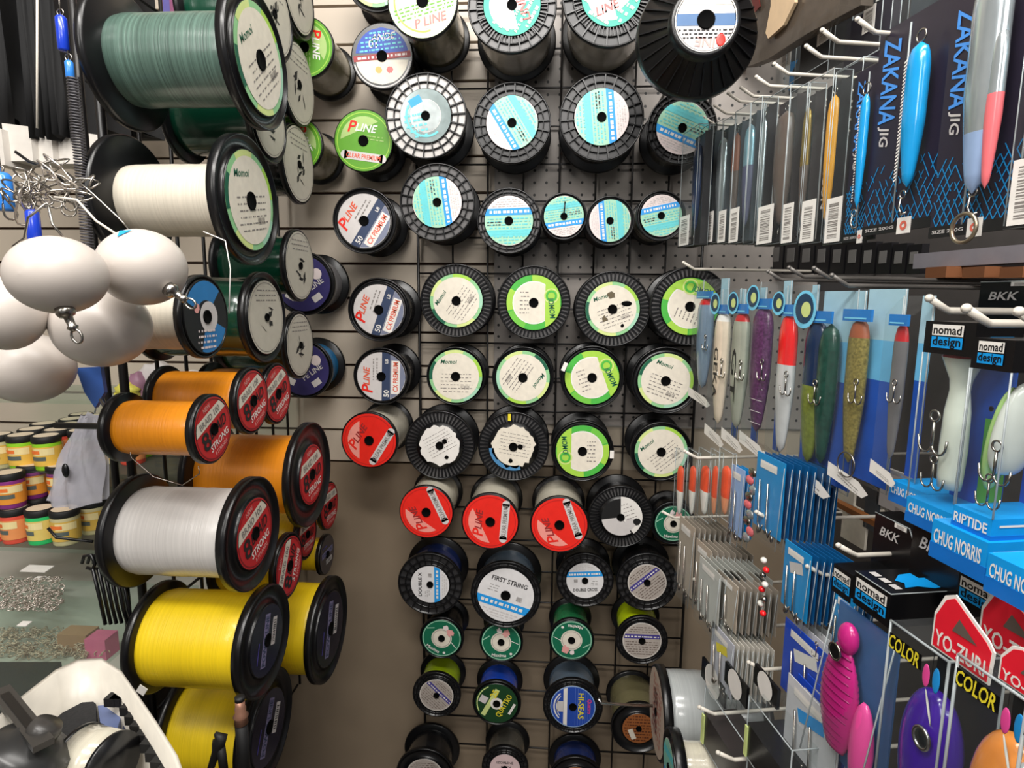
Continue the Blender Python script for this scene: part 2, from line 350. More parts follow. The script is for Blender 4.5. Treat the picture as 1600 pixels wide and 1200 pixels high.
        b.rect(*rot(.06 * r, -.52 * r), 1.35 * r, .28 * r, a, D3, GRAYL); b.disc(.14 * r, D3, GRAYL, 0, 16, *rot(-.6 * r, -.52 * r)); b.disc(.14 * r, D3, GRAYL, 0, 16, *rot(.72 * r, -.52 * r))
        b.textfit('CLEAR PREMIUM', *rot(.06 * r, -.52 * r), 1.2 * r, .15 * r, a, D4, GREYINK if kind == 'pred' else OV); b.text('P', *rot(-.42 * r, .42 * r), .38 * r, a, D3, RED, .2)
        b.text('LINE', *rot(.06 * r, .42 * r), .25 * r, a, D3, pc('maroon_ink', 150, 40, 40) if kind == 'pred' else WHITE, .25); b.fine(r, a, D3, m1 if kind == 'pgreen' else RED, rnd, .02 * r, .22 * r, 2, -.1, .7, .3)
    elif kind == 'ppale':
        b.disc(r, D1, pc('pale_green_gloss', 190, 212, 150, rough=.2)); b.disc(r * .95, D2, WHITE, r * .9, t0=4, t1=7); b.disc(r * .85, D2, LIME, r * .8, t0=2.5, t1=5)
        b.text('P LINE', *rot(.1 * r, -.55 * r), .24 * r, a, D3, RED, .2); b.fine(r, a, D3, PGRN, rnd, -.4 * r, .0, 4)
        b.disc(r * .75, D2, pc('cream_green_print', 214, 226, 186), r * .3)
    elif kind == 'ptop':
        b.disc(r, D1, GRAYL); b.strip(r, a, -.18 * r, .18 * r, D2, pc('dusty_blue_band', 70, 106, 150)); b.strip(r, a, .45 * r, .9 * r, D2, CREAM); b.text('LINE', *rot(.1 * r, -.68 * r), .3 * r, a + math.pi - .1, D3, PINKS)
        b.ell((rot(.5 * r, -.62 * r)[0], rot(.5 * r, -.62 * r)[1], D3), (.15 * r, .2 * r, .0005), RED, 12, 6); b.fine(r, a, D3, INK, rnd, -.6 * r, -.25 * r, 3); b.disc(r, D2, INK, r * .93); b.disc(r * .98, D3, WHITE, r * .95)
    elif kind == 'torn':
        blob(b, r * .95, 0, 0, D1, WHITE if not txt else CREAM, rnd, 40, .16); b.disc(r, D1, pc('blue_torn_edge', 72, 130, 176), r * .8, 16, t0=a + 3.4, t1=a + 5.2) if txt == 'blue' else None
        b.fine(r * .85, a, D2, GREYINK, rnd, -.4 * r, .6 * r, 7, -.7, .8, .16); blob(b, r * .13, *rot(.28 * r, .05 * r), D3, HOLE, rnd); blob(b, r * .1, *rot(.0, -.6 * r), D3, HOLE, rnd)
        barcode(b, *rot(.3 * r, .1 * r), .3 * r, .14 * r, a, D2, GREYINK, rnd)
    elif kind == 'rag':
        b.disc(r * .9, D1, BLKM, 0, 30); b.disc(r, D2, WHITE, r * .15, 14, t0=-.9, t1=1.6); b.disc(r * .9, D2, GRAYL, r * .2, 12, t0=3.3, t1=5.3); blob(b, r * .2, r * .75, -.2 * r, D3, BLKM, rnd)
        b.fine(r * .8, .4, D3, GREYINK, rnd, -.3 * r, .6 * r, 5, .2, .9, .2); b.disc(r * .78, D2 + .0001, GRAYL, r * .3, 8, t0=5.2, t1=6.2)
    elif kind == 'wblue':
        b.disc(r, D1, pc('cool_white_paper', 222, 220, 220)); b.strip(r, a, -.52 * r, -.22 * r, D2, BLUEB); b.fine(r, a, D3, WHITE, rnd, -.48 * r, -.26 * r, 1, hk=.5)
        b.textfit(txt, *rot(0, .52 * r), 1.3 * r, .17 * r, a + (math.pi if math.pi * .6 < a else 0), D3, INK); b.fine(r, a, D3, GRAYL, rnd, -.9 * r, -.6 * r, 3); b.fine(r, a, D3, GREYINK, rnd, .0, .3 * r, 3, -.7, -.3, .2); barcode(b, *rot(.5 * r, .0), .2 * r, .18 * r, a, D3, GREYINK, rnd)
    elif kind == 'silver':
        b.disc(r, D1, SILV); b.disc(r, D2, pc('silver_rim', 205, 198, 190), r * .94); b.strip(r * .95, a, .12 * r, .36 * r, D2, PURP); b.fine(r, a, D3, WHITE, rnd, .16 * r, .3 * r, 1, hk=.5); b.fine(r, a, D3, pc('brown_ink', 96, 80, 70), rnd, -.8 * r, .0, 6, -.85, .85, .25)
        b.fine(r, a, D3, pc('brown_ink', 96, 80, 70), rnd, .45 * r, .8 * r, 3, -.85, .85, .25)
    elif kind == 'maxima':
        b.disc(r, D1, MAX); b.disc(r * .97, D2, TEALG, r * .93); b.disc(r * .52, D2, CREAM); b.disc(r * .46, D3, GREYINK, r * .44)
        b.textfit('Maxima', *rot(-.1 * r, -.72 * r), .75 * r, .17 * r, a, D3, WHITE, .2); blob(b, r * .26, *rot(.25 * r, .5 * r), D4, PINKS, rnd, 16, .5); blob(b, r * .18, *rot(-.1 * r, .62 * r), D4, PINKW, rnd, 12, .5)
        b.disc(.07 * r, D3, WHITE, 0, 12, *rot(.5 * r, -.62 * r)); b.rect(*rot(.7 * r, 0), .4 * r, .03 * r, a - .4, D3, WHITE); b.rect(*rot(-.75 * r, .2 * r), .4 * r, .05 * r, a + .6, D3, TEALG)
    elif kind == 'ande':
        b.disc(r, D1, BLK); rr = r * .88; b.strip(rr, 0, .1 * r, rr, D2, CBLUE); b.strip(rr, 0, -rr, -.12 * r, D2, CREAM); b.strip(r * .95, .08, -.1 * r, .08 * r, D3, pc('dark_red_band', 150, 40, 44)); b.fine(r * .9, .08, D4, PINKW, rnd, -.07 * r, .05 * r, 1, hk=.6)
        b.text('01', -.3 * r, .38 * r, .24 * r, 0, D3, WHITE); b.text('ANDE', .05 * r, .6 * r, .2 * r, .1, D3, GRAYL, .3); blob(b, .12 * r, -.12 * r, -.42 * r, D3, pc('tan_ink', 222, 176, 96), rnd); blob(b, .12 * r, .25 * r, -.42 * r, D3, RED, rnd); b.disc(r * .97, D2, GRAYL, r * .93, t0=3.4, t1=6.1); b.fine(rr, .1, D3, TEAL, rnd, .15 * r, .8 * r, 5)
    elif kind == 'hiseas':
        b.disc(r, D1, pc('light_blue_rim', 150, 180, 220)); b.disc(r * .96, D2, CBLUE); b.strip(r * .95, math.pi / 2, .25 * r, .42 * r, D3, WHITE); b.rect(-.56 * r, .0, .3 * r, .5 * r, 0, D3, GRAYL)
        for i in range(7): b.strip(r * .93, math.pi / 2, (-.1 - i * .11) * r, (-.115 - i * .11) * r, D3 - .0001, pc('pale_stripe', 90, 120, 200))
        b.textfit('HI-SEAS', .36 * r, .05 * r, 1.25 * r, .24 * r, -math.pi / 2, D4, YLW); b.textfit('Quattro', .72 * r, .05 * r, .7 * r, .17 * r, -math.pi / 2, D4, pc('hot_pink_ink', 232, 60, 130), .2); b.disc(.86 * r, D3, WHITE, .8 * r, 14, t0=2.3, t1=3.9); b.disc(.74 * r, D3, WHITE, .71 * r, 14, t0=2.4, t1=3.8)
    elif kind == 'yg':
        b.disc(r, D1, pc('bottle_green_print', 16, 62, 30)); b.textfit('QUATTRO', .36 * r, -.1 * r, 1.25 * r, .26 * r, a, D4, YLW); b.textfit('25', -.1 * r, .5 * r, .4 * r, .3 * r, a, D4, YLW); b.rect(-.3 * r, .05 * r, 1.5 * r, .22 * r, a, D2, YG); b.rect(-.62 * r, .2 * r, .36 * r, .36 * r, a, D3, GRAYL)
        b.disc(.3 * r, D3, WHITE, 0, 24); b.rect(.72 * r, -.25 * r, .6 * r, .12 * r, a, D3, WHITE); b.disc(.95 * r, D2, YG, .9 * r, 14, t0=2, t1=3.6)
    elif kind == 'brown':
        b.disc(r, D1, BRN); b.fine(r, a, D2, pc('dark_brown_ink', 84, 40, 20), rnd, -.9 * r, .9 * r, 9, hk=.4); b.rect(-.4 * r, -.4 * r, .3 * r, .7 * r, .4, D3, CREAM)
    elif kind == 'pink':
        b.disc(r, D1, pc('pinkish_paper', 226, 200, 200)); b.textfit('IZORLINE', 0, .4 * r, 1.1 * r, .17 * r, .0, D2, INK); b.textfit('ROCA', .1 * r, .05 * r, .7 * r, .2 * r, 0, D2, INK); b.fine(r, 0, D2, INK, rnd, -.5 * r, -.2 * r, 2, -.5, .5, .3)
    elif kind == 'mar':
        b.disc(r, D1, pc('aged_paper', 196, 190, 176)); b.disc(r * .95, D2, GREYINK, r * .935)
        for i in range(9):
            x, y = rnd.uniform(-.3, .3) * r, rnd.uniform(-.45, .25) * r; L = rnd.uniform(.15, .45) * r; an = rnd.uniform(-1, 2); dx, dy = L * math.cos(an), L * math.sin(an); wd = rnd.uniform(.03, .07) * r
            b.flat([(x - dx / 2, y - dy / 2), (x + wd, y - wd), (x + dx / 2, y + dy / 2), (x - wd, y + wd)], D2 + i * .00003, INK)
        b.fine(r, a, D2, GREYINK, rnd, .4 * r, .8 * r, 3, -.6, .6, .25)
    elif kind == 'x8':
        b.disc(r, D1, pc('crimson_label', 196, 34, 40)); b.disc(r * .96, D2, pc('dark_crimson_ring', 130, 20, 26), r * .92)
        b.strip(r * .96, a, .26 * r, .62 * r, D2, CREAM); b.textfit('BRAID 100', *rot(0, .44 * r), 1.2 * r, .2 * r, a, D3, GREYINK); b.textfit('8', *rot(-.52 * r, -.1 * r), .42 * r, .58 * r, a, D3, INK); b.textfit('BRAID', *rot(.25 * r, -.05 * r), 1.0 * r, .36 * r, a, D3, INK, .2)
        b.textfit('STRONG', *rot(.1 * r, -.48 * r), 1.1 * r, .22 * r, a, D3, WHITE, .15); b.textfit('NEW', *rot(.0 * r, .78 * r), .4 * r, .14 * r, a, D3, PINKS); b.textfit('8 STRANDS', *rot(.05 * r, -.74 * r), .75 * r, .12 * r, a, D3, PINKS)
    elif kind == 'dark':
        b.disc(r, D1, pc('dark_violet_label', 34, 32, 48, rough=.25)); b.rect(*rot(0, .12 * r), 1.5 * r, .3 * r, a, D2, pc('lavender_print', 130, 124, 160)); b.textfit('POWER LINE', *rot(0, .12 * r), 1.4 * r, .2 * r, a, D3, NAVY); b.rect(*rot(.2 * r, -.38 * r), .8 * r, .26 * r, a, D2, GRAYL); barcode(b, *rot(.2 * r, -.38 * r), .6 * r, .16 * r, a, D3, INK, rnd)
        b.rect(*rot(-.3 * r, .5 * r), .6 * r, .06 * r, a, D2, PURP)
    elif kind == 'bluel':
        b.disc(r, D1, pc('deep_black_label', 18, 20, 30)); b.disc(r * .97, D2, pc('azure_label', 36, 120, 184), r * .45, 20, t0=.8, t1=2.7); b.disc(r * .97, D2, pc('azure_label', 36, 120, 184), r * .4, 20, t0=4.4, t1=5.9); b.disc(r * .42, D3, GRAYL, 0, 24, .1 * r, 0); blob(b, .15 * r, -.45 * r, .25 * r, D3, PINKS, rnd); b.fine(r, a, D4, PINKW, rnd, -.9 * r, -.3 * r, 4, -.5, .4)
    elif kind == 'purple':
        b.disc(r, D1, pc('night_violet_label', 50, 44, 100)); b.rect(*rot(-.5 * r, -.45 * r), .36 * r, .24 * r, a - .5, D3, WHITE); b.rect(*rot(.5 * r, -.5 * r), .36 * r, .24 * r, a + .6, D3, GRAYL); b.disc(.2 * r, D3, PINKW, 0, 16, *rot(.5 * r, .35 * r)); b.textfit('PE LINE', *rot(.35 * r, -.1 * r), .9 * r, .2 * r, a + .6, D3, GRAYL)
    elif kind == 'bigred':
        b.disc(r, D1, pc('parchment_label', 190, 172, 154)); b.fine(r, math.pi / 2, D2, pc('rust_ink', 168, 90, 70), rnd, -.6 * r, .5 * r, 6, -.7, .8, .4); b.textfit('LEADER', -.1 * r, 0, 1.1 * r, .4 * r, math.pi / 2, D3, pc('maroon_brown_ink', 96, 62, 50))

def wmat(kind):
    T = {'clear': (206, 200, 182, .14), 'olive': (110, 104, 74, .25), 'greyclear': (196, 190, 176, .14), 'black': (22, 22, 24, .25), 'smoke': (70, 68, 62, .22), 'neon': (198, 220, 20, .25), 'lime': (150, 176, 20, .25), 'navy': (34, 52, 110, .2), 'blue': (26, 70, 180, .22),
         'steel': (92, 108, 124, .2), 'dkgreen': (10, 60, 42, .2), 'green': (36, 116, 70, .25), 'greygreen': (84, 108, 98, .3), 'white': (206, 198, 182, .45), 'orange': (252, 152, 26, .4), 'yellow': (240, 206, 26, .42), 'silver': (214, 210, 206, .3), 'sky': (36, 120, 176, .35), 'silv2': (170, 174, 174, .22), 'grey': (150, 148, 150, .4)}
    r, g, bb, ro = T[kind]
    return pc(kind + '_line_winding', r, g, bb, rough=ro, wind=520, var=.12 if kind != 'greygreen' else .6, coat=.25 if ro > .29 else .9)
def spool(mw, label, R, L, rl, kind, ang, wind, style='plain', wr=.8, cell=None, hub=.16, group=None, Rb=None, txt=None, name='line_spool', notch=False, nrib=None, t=.009, coneR=None):
    rnd = rnd_of(label); e = thing(name, label, 'spool', mw, group); Rb = Rb or R
    hr = hub * rl
    if coneR is None:
        f = MB(); f.lathe([(hr, 0), (rl, 0), (rl, -.001), (rl + .0015, -.0055)] + [(R - .003, -.0055), (R - .003, -.0004), (R - .0012, 0), (R, -.001), (R, -t), (hr, -t)], BLK, 56)
        if style in ('cells', 'teeth', 'double'):
            n = nrib or (22 if style != 'teeth' else 52); c = cell or CELL
            f.lathe([(rl + .0016, -.0052), (R - .0032, -.0052)], c, 56)
            wd = .0011 if style != 'teeth' else .0016
            for i in range(n):
                xf = Matrix.Rotation(2 * math.pi * i / n + .07, 4, 'Z'); f.box(rl, R - .002, -wd, wd, -.0053, -.0006, BLK, xf)
            if style != 'teeth': rm = rl + (R - rl) * .42; f.lathe([(rm - .001, -.0053), (rm - .001, -.001), (rm + .001, -.001), (rm + .001, -.0053)], BLK, 48)
            if style == 'double':
                for i in range(60): f.box(rl, rm, -.0007, .0007, -.005, -.0005, BLK, Matrix.Rotation(2 * math.pi * i / 60, 4, 'Z'))
        f.build('front_flange', e)
    else:
        f = MB(); f.lathe([(hr, 0), (rl, 0), (rl + .004, 0), (rl + .005, -.004), (rl + .006, -.02), (coneR * .97, -.05), (coneR, -.055), (coneR, -.07), (hr, -.07)], BLK, 64)
        for i in range(30):
            f.add([(rl + .006, -.001, -.018), (rl + .006, .001, -.018), (coneR * .97, .001, -.045), (coneR * .97, -.001, -.045), (rl + .006, -.001, -.03), (rl + .006, .001, -.03), (coneR * .97, .001, -.055), (coneR * .97, -.001, -.055)], [[0, 1, 2, 3], [4, 7, 6, 5], [0, 3, 7, 4], [1, 5, 6, 2], [2, 6, 7, 3], [0, 4, 5, 1]], BLK, False, Matrix.Rotation(i * math.pi / 15, 4, 'Z'))
        f.build('front_flange', e)
    l = MB(); lab(l, kind, rl * .985, ang, rnd, txt); l.build('label', e)
    h = MB(); h.lathe([(hr * 1.08, 0), (hr * 1.08, .0026), (hr * .96, .0028), (hr * .92, .0023), (0, .0022)], HOLE, 24); h.build('hub', e)  # closed black disc paints the dark inside of the hub hole
    z1 = -t if coneR is None else -.07
    wn = MB(); rw_ = min(R, Rb) * wr; pr = [(hr, z1)]
    n = 14
    for i in range(n + 1): pr.append((rw_ * (1 - .012 * rnd.random() - (.03 if i in (0, n) else 0)), z1 - (L - t + z1 + (0 if coneR is None else 0)) * i / n if coneR is None else z1 - (L - .08) * i / n))
    wn.lathe(pr, wmat(wind), 48); wn.build('line_winding', e)
    r = MB(); r.lathe([(hr, -L), (Rb * .97, -L), (Rb, -L + .002), (Rb, -L + t - .002), (Rb * .97, -L + t), (hr, -L + t)], BLK, 56); r.build('rear_flange', e)
    return e
def peg(mw, depth_to, label, r=.003, m=None, tip=.012):
    b = MB(); b.tube([(0, 0, -depth_to), (0, 0, -.004)], r, m or BLK, 8); b.build('peg_hook', None, mw, label, 'peg hook', 'peg hooks through the spools')

# ------------------------------------------------------------------ spools on the back wall
# px, py, r(px), length, label r(px), kind, angle(deg), winding, style, extras, description
bs_ = [
 (660, 2, 52, .17, 51, 'ppale', 15, 'olive', 'plain', {}, 'pale glossy green label on spool cut off at top edge, olive line behind'),
 (800, 8, 65, .16, 42, 'teal', 60, 'greyclear', 'double', dict(cell=CELL), 'top row spool with pale teal label and double ring of ribs'),
 (955, -8, 70, .17, 43, 'teal', -30, 'greyclear', 'double', dict(cell=CELLD, Rb=.084), 'top row spool with saturated green label and wide black rear flange'),
 (597, 88, 47, .11, 46, 'ande', 0, 'black', 'plain', {}, 'spool with label half dark blue and half cream reading 01'),
 (568, 220, 46, .11, 45, 'pgreen', -8, 'smoke', 'plain', {}, 'grass green label spool standing clear on the slatwall left of the grid'),
 (665, 181, 62, .12, 39, 'shiny', 10, 'black', 'cells', dict(cell=CELLL), 'spool with silvery holographic label and whitish rim cells'),
 (800, 192, 58, .11, 39, 'stripe', 122, 'black', 'cells', dict(cell=CELLD), 'mint label spool with blue band slanting, second row middle'),
 (940, 183, 62, .12, 40.5, 'stripe', -84, 'smoke', 'cells', dict(cell=CELLD), 'largest mint label spool with upright blue band, black rim cells'),
 (1066, 200, 51, .11, 38, 'stripe', 157, 'smoke', 'cells', dict(cell=CELLD), 'mint label spool partly covered by the hanging jig boxes'),
 (683, 316, 58, .11, 38.5, 'stripe', -82, 'black', 'cells', dict(cell=CELL), 'mint label spool with grey rim cells below the holographic one'),
 (795, 345, 49, .10, 37.5, 'stripe', 2, 'black', 'cells', dict(cell=CELL), 'mint label spool with level blue band and white top segment'),
 (881, 338, 35, .09, 30.5, 'stripe', 188, 'black', 'plain', {}, 'smallest mint label spool with black line tail pointing up from its hub'),
 (953, 345, 37, .09, 31.5, 'stripe', 96, 'smoke', 'plain', {}, 'small mint label spool with white segment at its left'),
 (1033, 337, 37, .11, 31, 'stripe', 12, 'clear', 'plain', {}, 'small mint label spool right beside the hanging jig boxes'),
 (569, 345, 50, .11, 44, 'pgrey', 57, 'smoke', 'plain', {}, 'grey label spool with red letter, highest of three on the slatwall'),
 (592, 484, 50, .12, 43, 'pgrey', 70, 'black', 'plain', {}, 'grey label spool with red letter, middle of three on the slatwall'),
 (596, 588, 46, .12, 42, 'pgrey', 88, 'black', 'plain', {}, 'grey label spool with red letter, lowest of three on the slatwall'),
 (713, 470, 57, .08, 42, 'cream', 55, 'black', 'teeth', {}, 'cream label spool with toothed rim, leftmost of its row'),
 (834, 473, 57, .08, 43, 'momoi', 0, 'black', 'teeth', {}, 'green ring label spool with toothed rim in the row above'),
 (957, 483, 58, .08, 42, 'dirty', 20, 'black', 'teeth', {}, 'stained and punctured cream label spool with toothed rim'),
 (1078, 479, 60, .10, 44, 'momoi', 70, 'black', 'teeth', {}, 'green ring label spool half covered by the lure bags'),
 (712, 588, 47, .09, 43, 'cream', 0, 'black', 'plain', {}, 'cream label spool with thin rim, leftmost below the toothed one'),
 (817, 590, 49, .09, 43, 'cream', -125, 'black', 'plain', dict(cell=CELLD), 'cream label spool whose printing runs upside down'),
 (925, 590, 50, .10, 43, 'momoi', 20, 'black', 'plain', {}, 'green ring label spool with a small white tag at its upper left'),
 (1040, 595, 53, .10, 43.5, 'cream', -20, 'black', 'plain', {}, 'cream label spool with black notch torn from lower right'),
 (577, 688, 47, .15, 45, 'pred', 58, 'clear', 'plain', {}, 'red label spool alone on the slatwall at left'),
 (687, 696, 57, .09, 38, 'torn', 30, 'black', 'teeth', {}, 'ragged white label spool with toothed rim and black winding'),
 (802, 698, 57, .09, 40, 'torn', -10, 'black', 'teeth', dict(txt='blue'), 'torn cream label spool with blue lower edge and yellow tag'),
 (910, 705, 50, .10, 43, 'momoi', 180, 'black', 'plain', {}, 'green ring label spool mounted upside down'),
 (1033, 706, 48, .11, 42, 'cream', 40, 'black', 'plain', {}, 'cream label spool at the tip of the long pale hook'),
 (666, 800, 45, .14, 44, 'pred', 115, 'clear', 'plain', {}, 'red label spool, leftmost of the row of three'),
 (766, 815, 48, .15, 46, 'pred', 85, 'clear', 'plain', {}, 'red label spool, middle one of the row of three'),
 (874, 820, 48, .15, 46, 'pred', 110, 'clear', 'plain', {}, 'red label spool with scuffed white patch, rightmost of the three'),
 (970, 808, 52, .09, 35, 'rag', 0, 'black', 'teeth', {}, 'black toothed spool whose white label is mostly torn away'),
 (1052, 818, 36, .08, 30, 'maxima', 0, 'black', 'plain', {}, 'green label spool mostly hidden behind orange lure packets'),
 (672, 913, 55, .10, 33, 'wblue', 90, 'navy', 'cells', dict(txt='DOUBLE X', cell=CELLD), 'white label spool with upright light blue band'),
 (790, 930, 59, .11, 48, 'wblue', -17, 'steel', 'cells', dict(txt='FIRST STRING', cell=CELLD), 'large white label spool reading FIRST STRING'),
 (914, 907, 47, .09, 31, 'wblue', 184, 'smoke', 'cells', dict(txt='DOUBLE CROSS', cell=CELLD), 'small white label spool with level light blue band near its top'),
 (1011, 910, 50, .10, 32, 'silver', 42, 'black', 'cells', dict(cell=CELLD), 'grey label spool with slanting violet band, black line'),
 (690, 997, 38, .09, 34, 'maxima', -30, 'black', 'plain', {}, 'dark green label spool with pink splash, leftmost of three'),
 (783, 1003, 37, .09, 34, 'maxima', 0, 'black', 'plain', {}, 'dark green label spool, middle of three below FIRST STRING'),
 (893, 1000, 38, .10, 35, 'maxima', 175, 'green', 'plain', {}, 'dark green label spool with green line winding above it'),
 (1003, 1001, 43, .11, 32.5, 'silver', 0, 'neon', 'cells', dict(cell=CELLD), 'grey label spool with neon yellow line winding'),
 (682, 1086, 42, .09, 30, 'silver', -45, 'lime', 'cells', dict(cell=CELLD), 'grey label spool with lime green line winding'),
 (776, 1099, 42, .09, 37, 'yg', 62, 'blue', 'plain', {}, 'dark green spool face with yellow lettering and blue line'),
 (895, 1104, 51, .10, 39, 'hiseas', 0, 'steel', 'cells', dict(cell=CELLD, nrib=32), 'bright blue label spool with yellow lettering'),
 (998, 1138, 47, .12, 28, 'brown', 0, 'olive', 'plain', {}, 'brown label spool partly hidden behind the sideways clear spool'),
 (664, 1212, 52, .09, 34, 'silver', 0, 'black', 'plain', {}, 'black spool cut off by the bottom edge under the lime one'),
 (789, 1200, 41, .09, 27, 'pink', 0, 'smoke', 'cells', dict(cell=CELLD), 'small pinkish oval label spool cut off at the bottom edge'),
 (900, 1222, 48, .08, 30, 'brown', 0, 'navy', 'plain', {}, 'dark spool below the bright blue one, cut off at the bottom'),
 (588, -34, 46, .10, 40, 'cream', 0, 'black', 'plain', {}, 'spool whose black bottom just enters the frame at the top'),
 (476, 74, 44, .14, 43, 'pgreen', -90, 'olive', 'plain', {}, 'grass green label spool peeking out behind sideways spools, upper'),
 (462, 226, 42, .13, 41, 'pgreen', -70, 'olive', 'plain', {}, 'grass green label spool peeking out behind sideways spools, lower'),
 (474, 443, 50, .10, 44, 'purple', 0, 'grey', 'plain', {}, 'violet label spool with grey line beside the slatwall'),
 (474, 577, 47, .09, 43, 'purple', 0, 'sky', 'plain', {}, 'violet label spool with sky blue line'),
]
BACKP = 1.33
for (px, py, r, L, rl, kind, ang, wd, st, ex, desc) in bs_:
    Yf = BACKP - L - .012
    if px < 650: Yf = 1.345 - L - .006
    p = P(px, py, Yf); k = Yf / F
    kw = dict(ex); wr = .88 if wd in ('clear', 'greyclear', 'olive') else .8
    spool(back_basis(p), desc, r * k, L, rl * k, kind, R_(ang), wd, st, wr=wr, **kw)
    if py > 25 and py < 1150 and px > 500: peg(back_basis(p), WALL - Yf + .001, 'black peg holding the ' + ' '.join(desc.split()[:11]))
# big coned spool top right
p = P(1103, 31, .95)
spool(back_basis(p), 'large black cone-shaped ribbed spool with small round label at the top', .058, .14, .046, 'ptop', R_(0), 'black', coneR=.092, hub=.26, Rb=.066, wr=.8)
peg(back_basis(p), WALL - .949, 'black peg holding the large cone-shaped spool')
# small things stuck on spools
MB().box(-.004, .004, -.009, .009, 0, .002, WHITE).build('paper_tag', None, back_basis(P(882, 573, 1.20)) @ Matrix.Rotation(-.4, 4, 'Z'), 'small white tag on rim of the green ring label spool', 'tag')
MB().box(-.003, .003, -.007, .007, 0, .002, YLW).build('paper_tag', None, back_basis(P(796, 652, 1.22)), 'small yellow tag at top rim of the torn blue-edged label spool', 'tag')
MB().box(-.004, .004, -.008, .008, 0, .002, WHITE).build('paper_tag', None, back_basis(P(956, 710, 1.20)), 'small white tag on right rim of the upside down green ring spool', 'tag')
b = MB(); b.tube([(0, 0, .004), (.001, .012, .006), (.002, .024, .004)], .0016, BLK, 6); b.build('line_end', None, back_basis(P(881, 335, 1.22)), 'black cable tie tail sticking up on the smallest mint label spool', 'cable tie')

# ------------------------------------------------------------------ sideways spools on the left grid
ls_ = [  # px, py, r(px), Y, length, label r(px), kind, ang, winding, wr, desc
 (406, 94, 98, .80, .185, 78, 'cream', 40, 'greygreen', .66, 'big sideways spool of grey green braid with lime rimmed label'),
 (391, 314, 98, .80, .17, 76, 'cream', 10, 'white', .56, 'big sideways spool of white braid with cream label'),
 (421, 190, 61, .955, .14, 52, 'mar', 0, 'dkgreen', .8, 'sideways dark green spool tucked under the grey green braid spool'),
 (428, 22, 66, .96, .12, 58, 'mar', 0, 'dkgreen', .8, 'sideways spool with scribbled label behind top of grey green spool'),
 (467, -8, 59, 1.12, .12, 52, 'mar', 0, 'black', .8, 'sideways scribbled label spool, topmost in the far column'),
 (467, 132, 59, 1.12, .12, 57, 'mar', 0, 'black', .8, 'sideways scribbled label spool, second from top in the far column'),
 (467, 257, 59, 1.12, .12, 56, 'mar', 0, 'black', .8, 'sideways scribbled label spool, third from top in the far column'),
 (469, 415, 56, 1.06, .12, 53, 'mar', 0, 'dkgreen', .8, 'sideways scribbled label spool in front of the violet grey-line spool'),
 (469, 539, 54, 1.06, .12, 50, 'mar', 0, 'dkgreen', .8, 'sideways scribbled label spool, lowest in the far column'),
 (416, 496, 72, .87, .17, 59, 'mar', 0, 'dkgreen', .88, 'sideways dark green line spool with scribbled label and poking hook'),
 (322, 495, 67, .70, .13, 60, 'bluel', 0, 'white', .8, 'sideways spool with black and azure label beside the white floats'),
 (333, 670, 58, .68, .115, 54, 'x8', 25, 'orange', .78, 'sideways orange braid spool with red label, nearest of the orange ones'),
 (395, 626, 55, .80, .13, 50, 'x8', 25, 'orange', .85, 'sideways orange braid spool behind the nearest one'),
 (434, 615, 50, .90, .11, 46, 'x8', 25, 'orange', .8, 'sideways spool with red label, farthest in the upper orange row'),
 (487, 741, 86, .97, .185, 50, 'x8', 10, 'orange', .74, 'big sideways orange braid spool with thick black flange'),
 (398, 833, 95, .75, .17, 60, 'x8', 20, 'silver', .78, 'big sideways spool of silvery white line with red label'),
 (452, 884, 56, .89, .11, 50, 'x8', 60, 'yellow', .8, 'sideways red label spool half hidden below the silvery one'),
 (480, 835, 42, 1.08, .09, 36, 'x8', 0, 'yellow', .8, 'sideways red label spool hidden between silvery and orange spools'),
 (511, 866, 34, 1.19, .10, 32, 'dark', 0, 'yellow', .8, 'sideways small spool with brownish label above far yellow spool'),
 (515, 790, 40, 1.2, .10, 38, 'x8', 0, 'orange', .8, 'sideways spool just showing behind the big orange flange'),
 (417, 1000, 93, .77, .165, 60, 'dark', 70, 'yellow', .86, 'big sideways yellow braid spool, upper front one'),
 (516, 982, 87, 1.04, .19, 62, 'dark', 70, 'yellow', .85, 'big sideways yellow braid spool standing farther back'),
 (420, 1136, 98, .85, .14, 64, 'dark', 60, 'yellow', .84, 'big sideways yellow braid spool, lower front one cut by frame'),
]
pt = MB()
for (px, py, r, Yc, L, rl, kind, ang, wd, wr, desc) in ls_:
    p = P(px, py, Yc); k = Yc / F; L = min(L * (1.12 if Yc > 1 else 1), p.x - LX - .007)
    spool(left_basis(p), desc, r * k, L, rl * k, kind, R_(ang), wd, 'plain', wr=wr, hub=.17 if kind != 'mar' else .1, t=.012 if r > 80 else .009)
    d = p.x - L - LX
    peg(left_basis(p), p.x - LX + .003, 'black arm carrying the ' + ' '.join(desc.split()[:11]), .004)

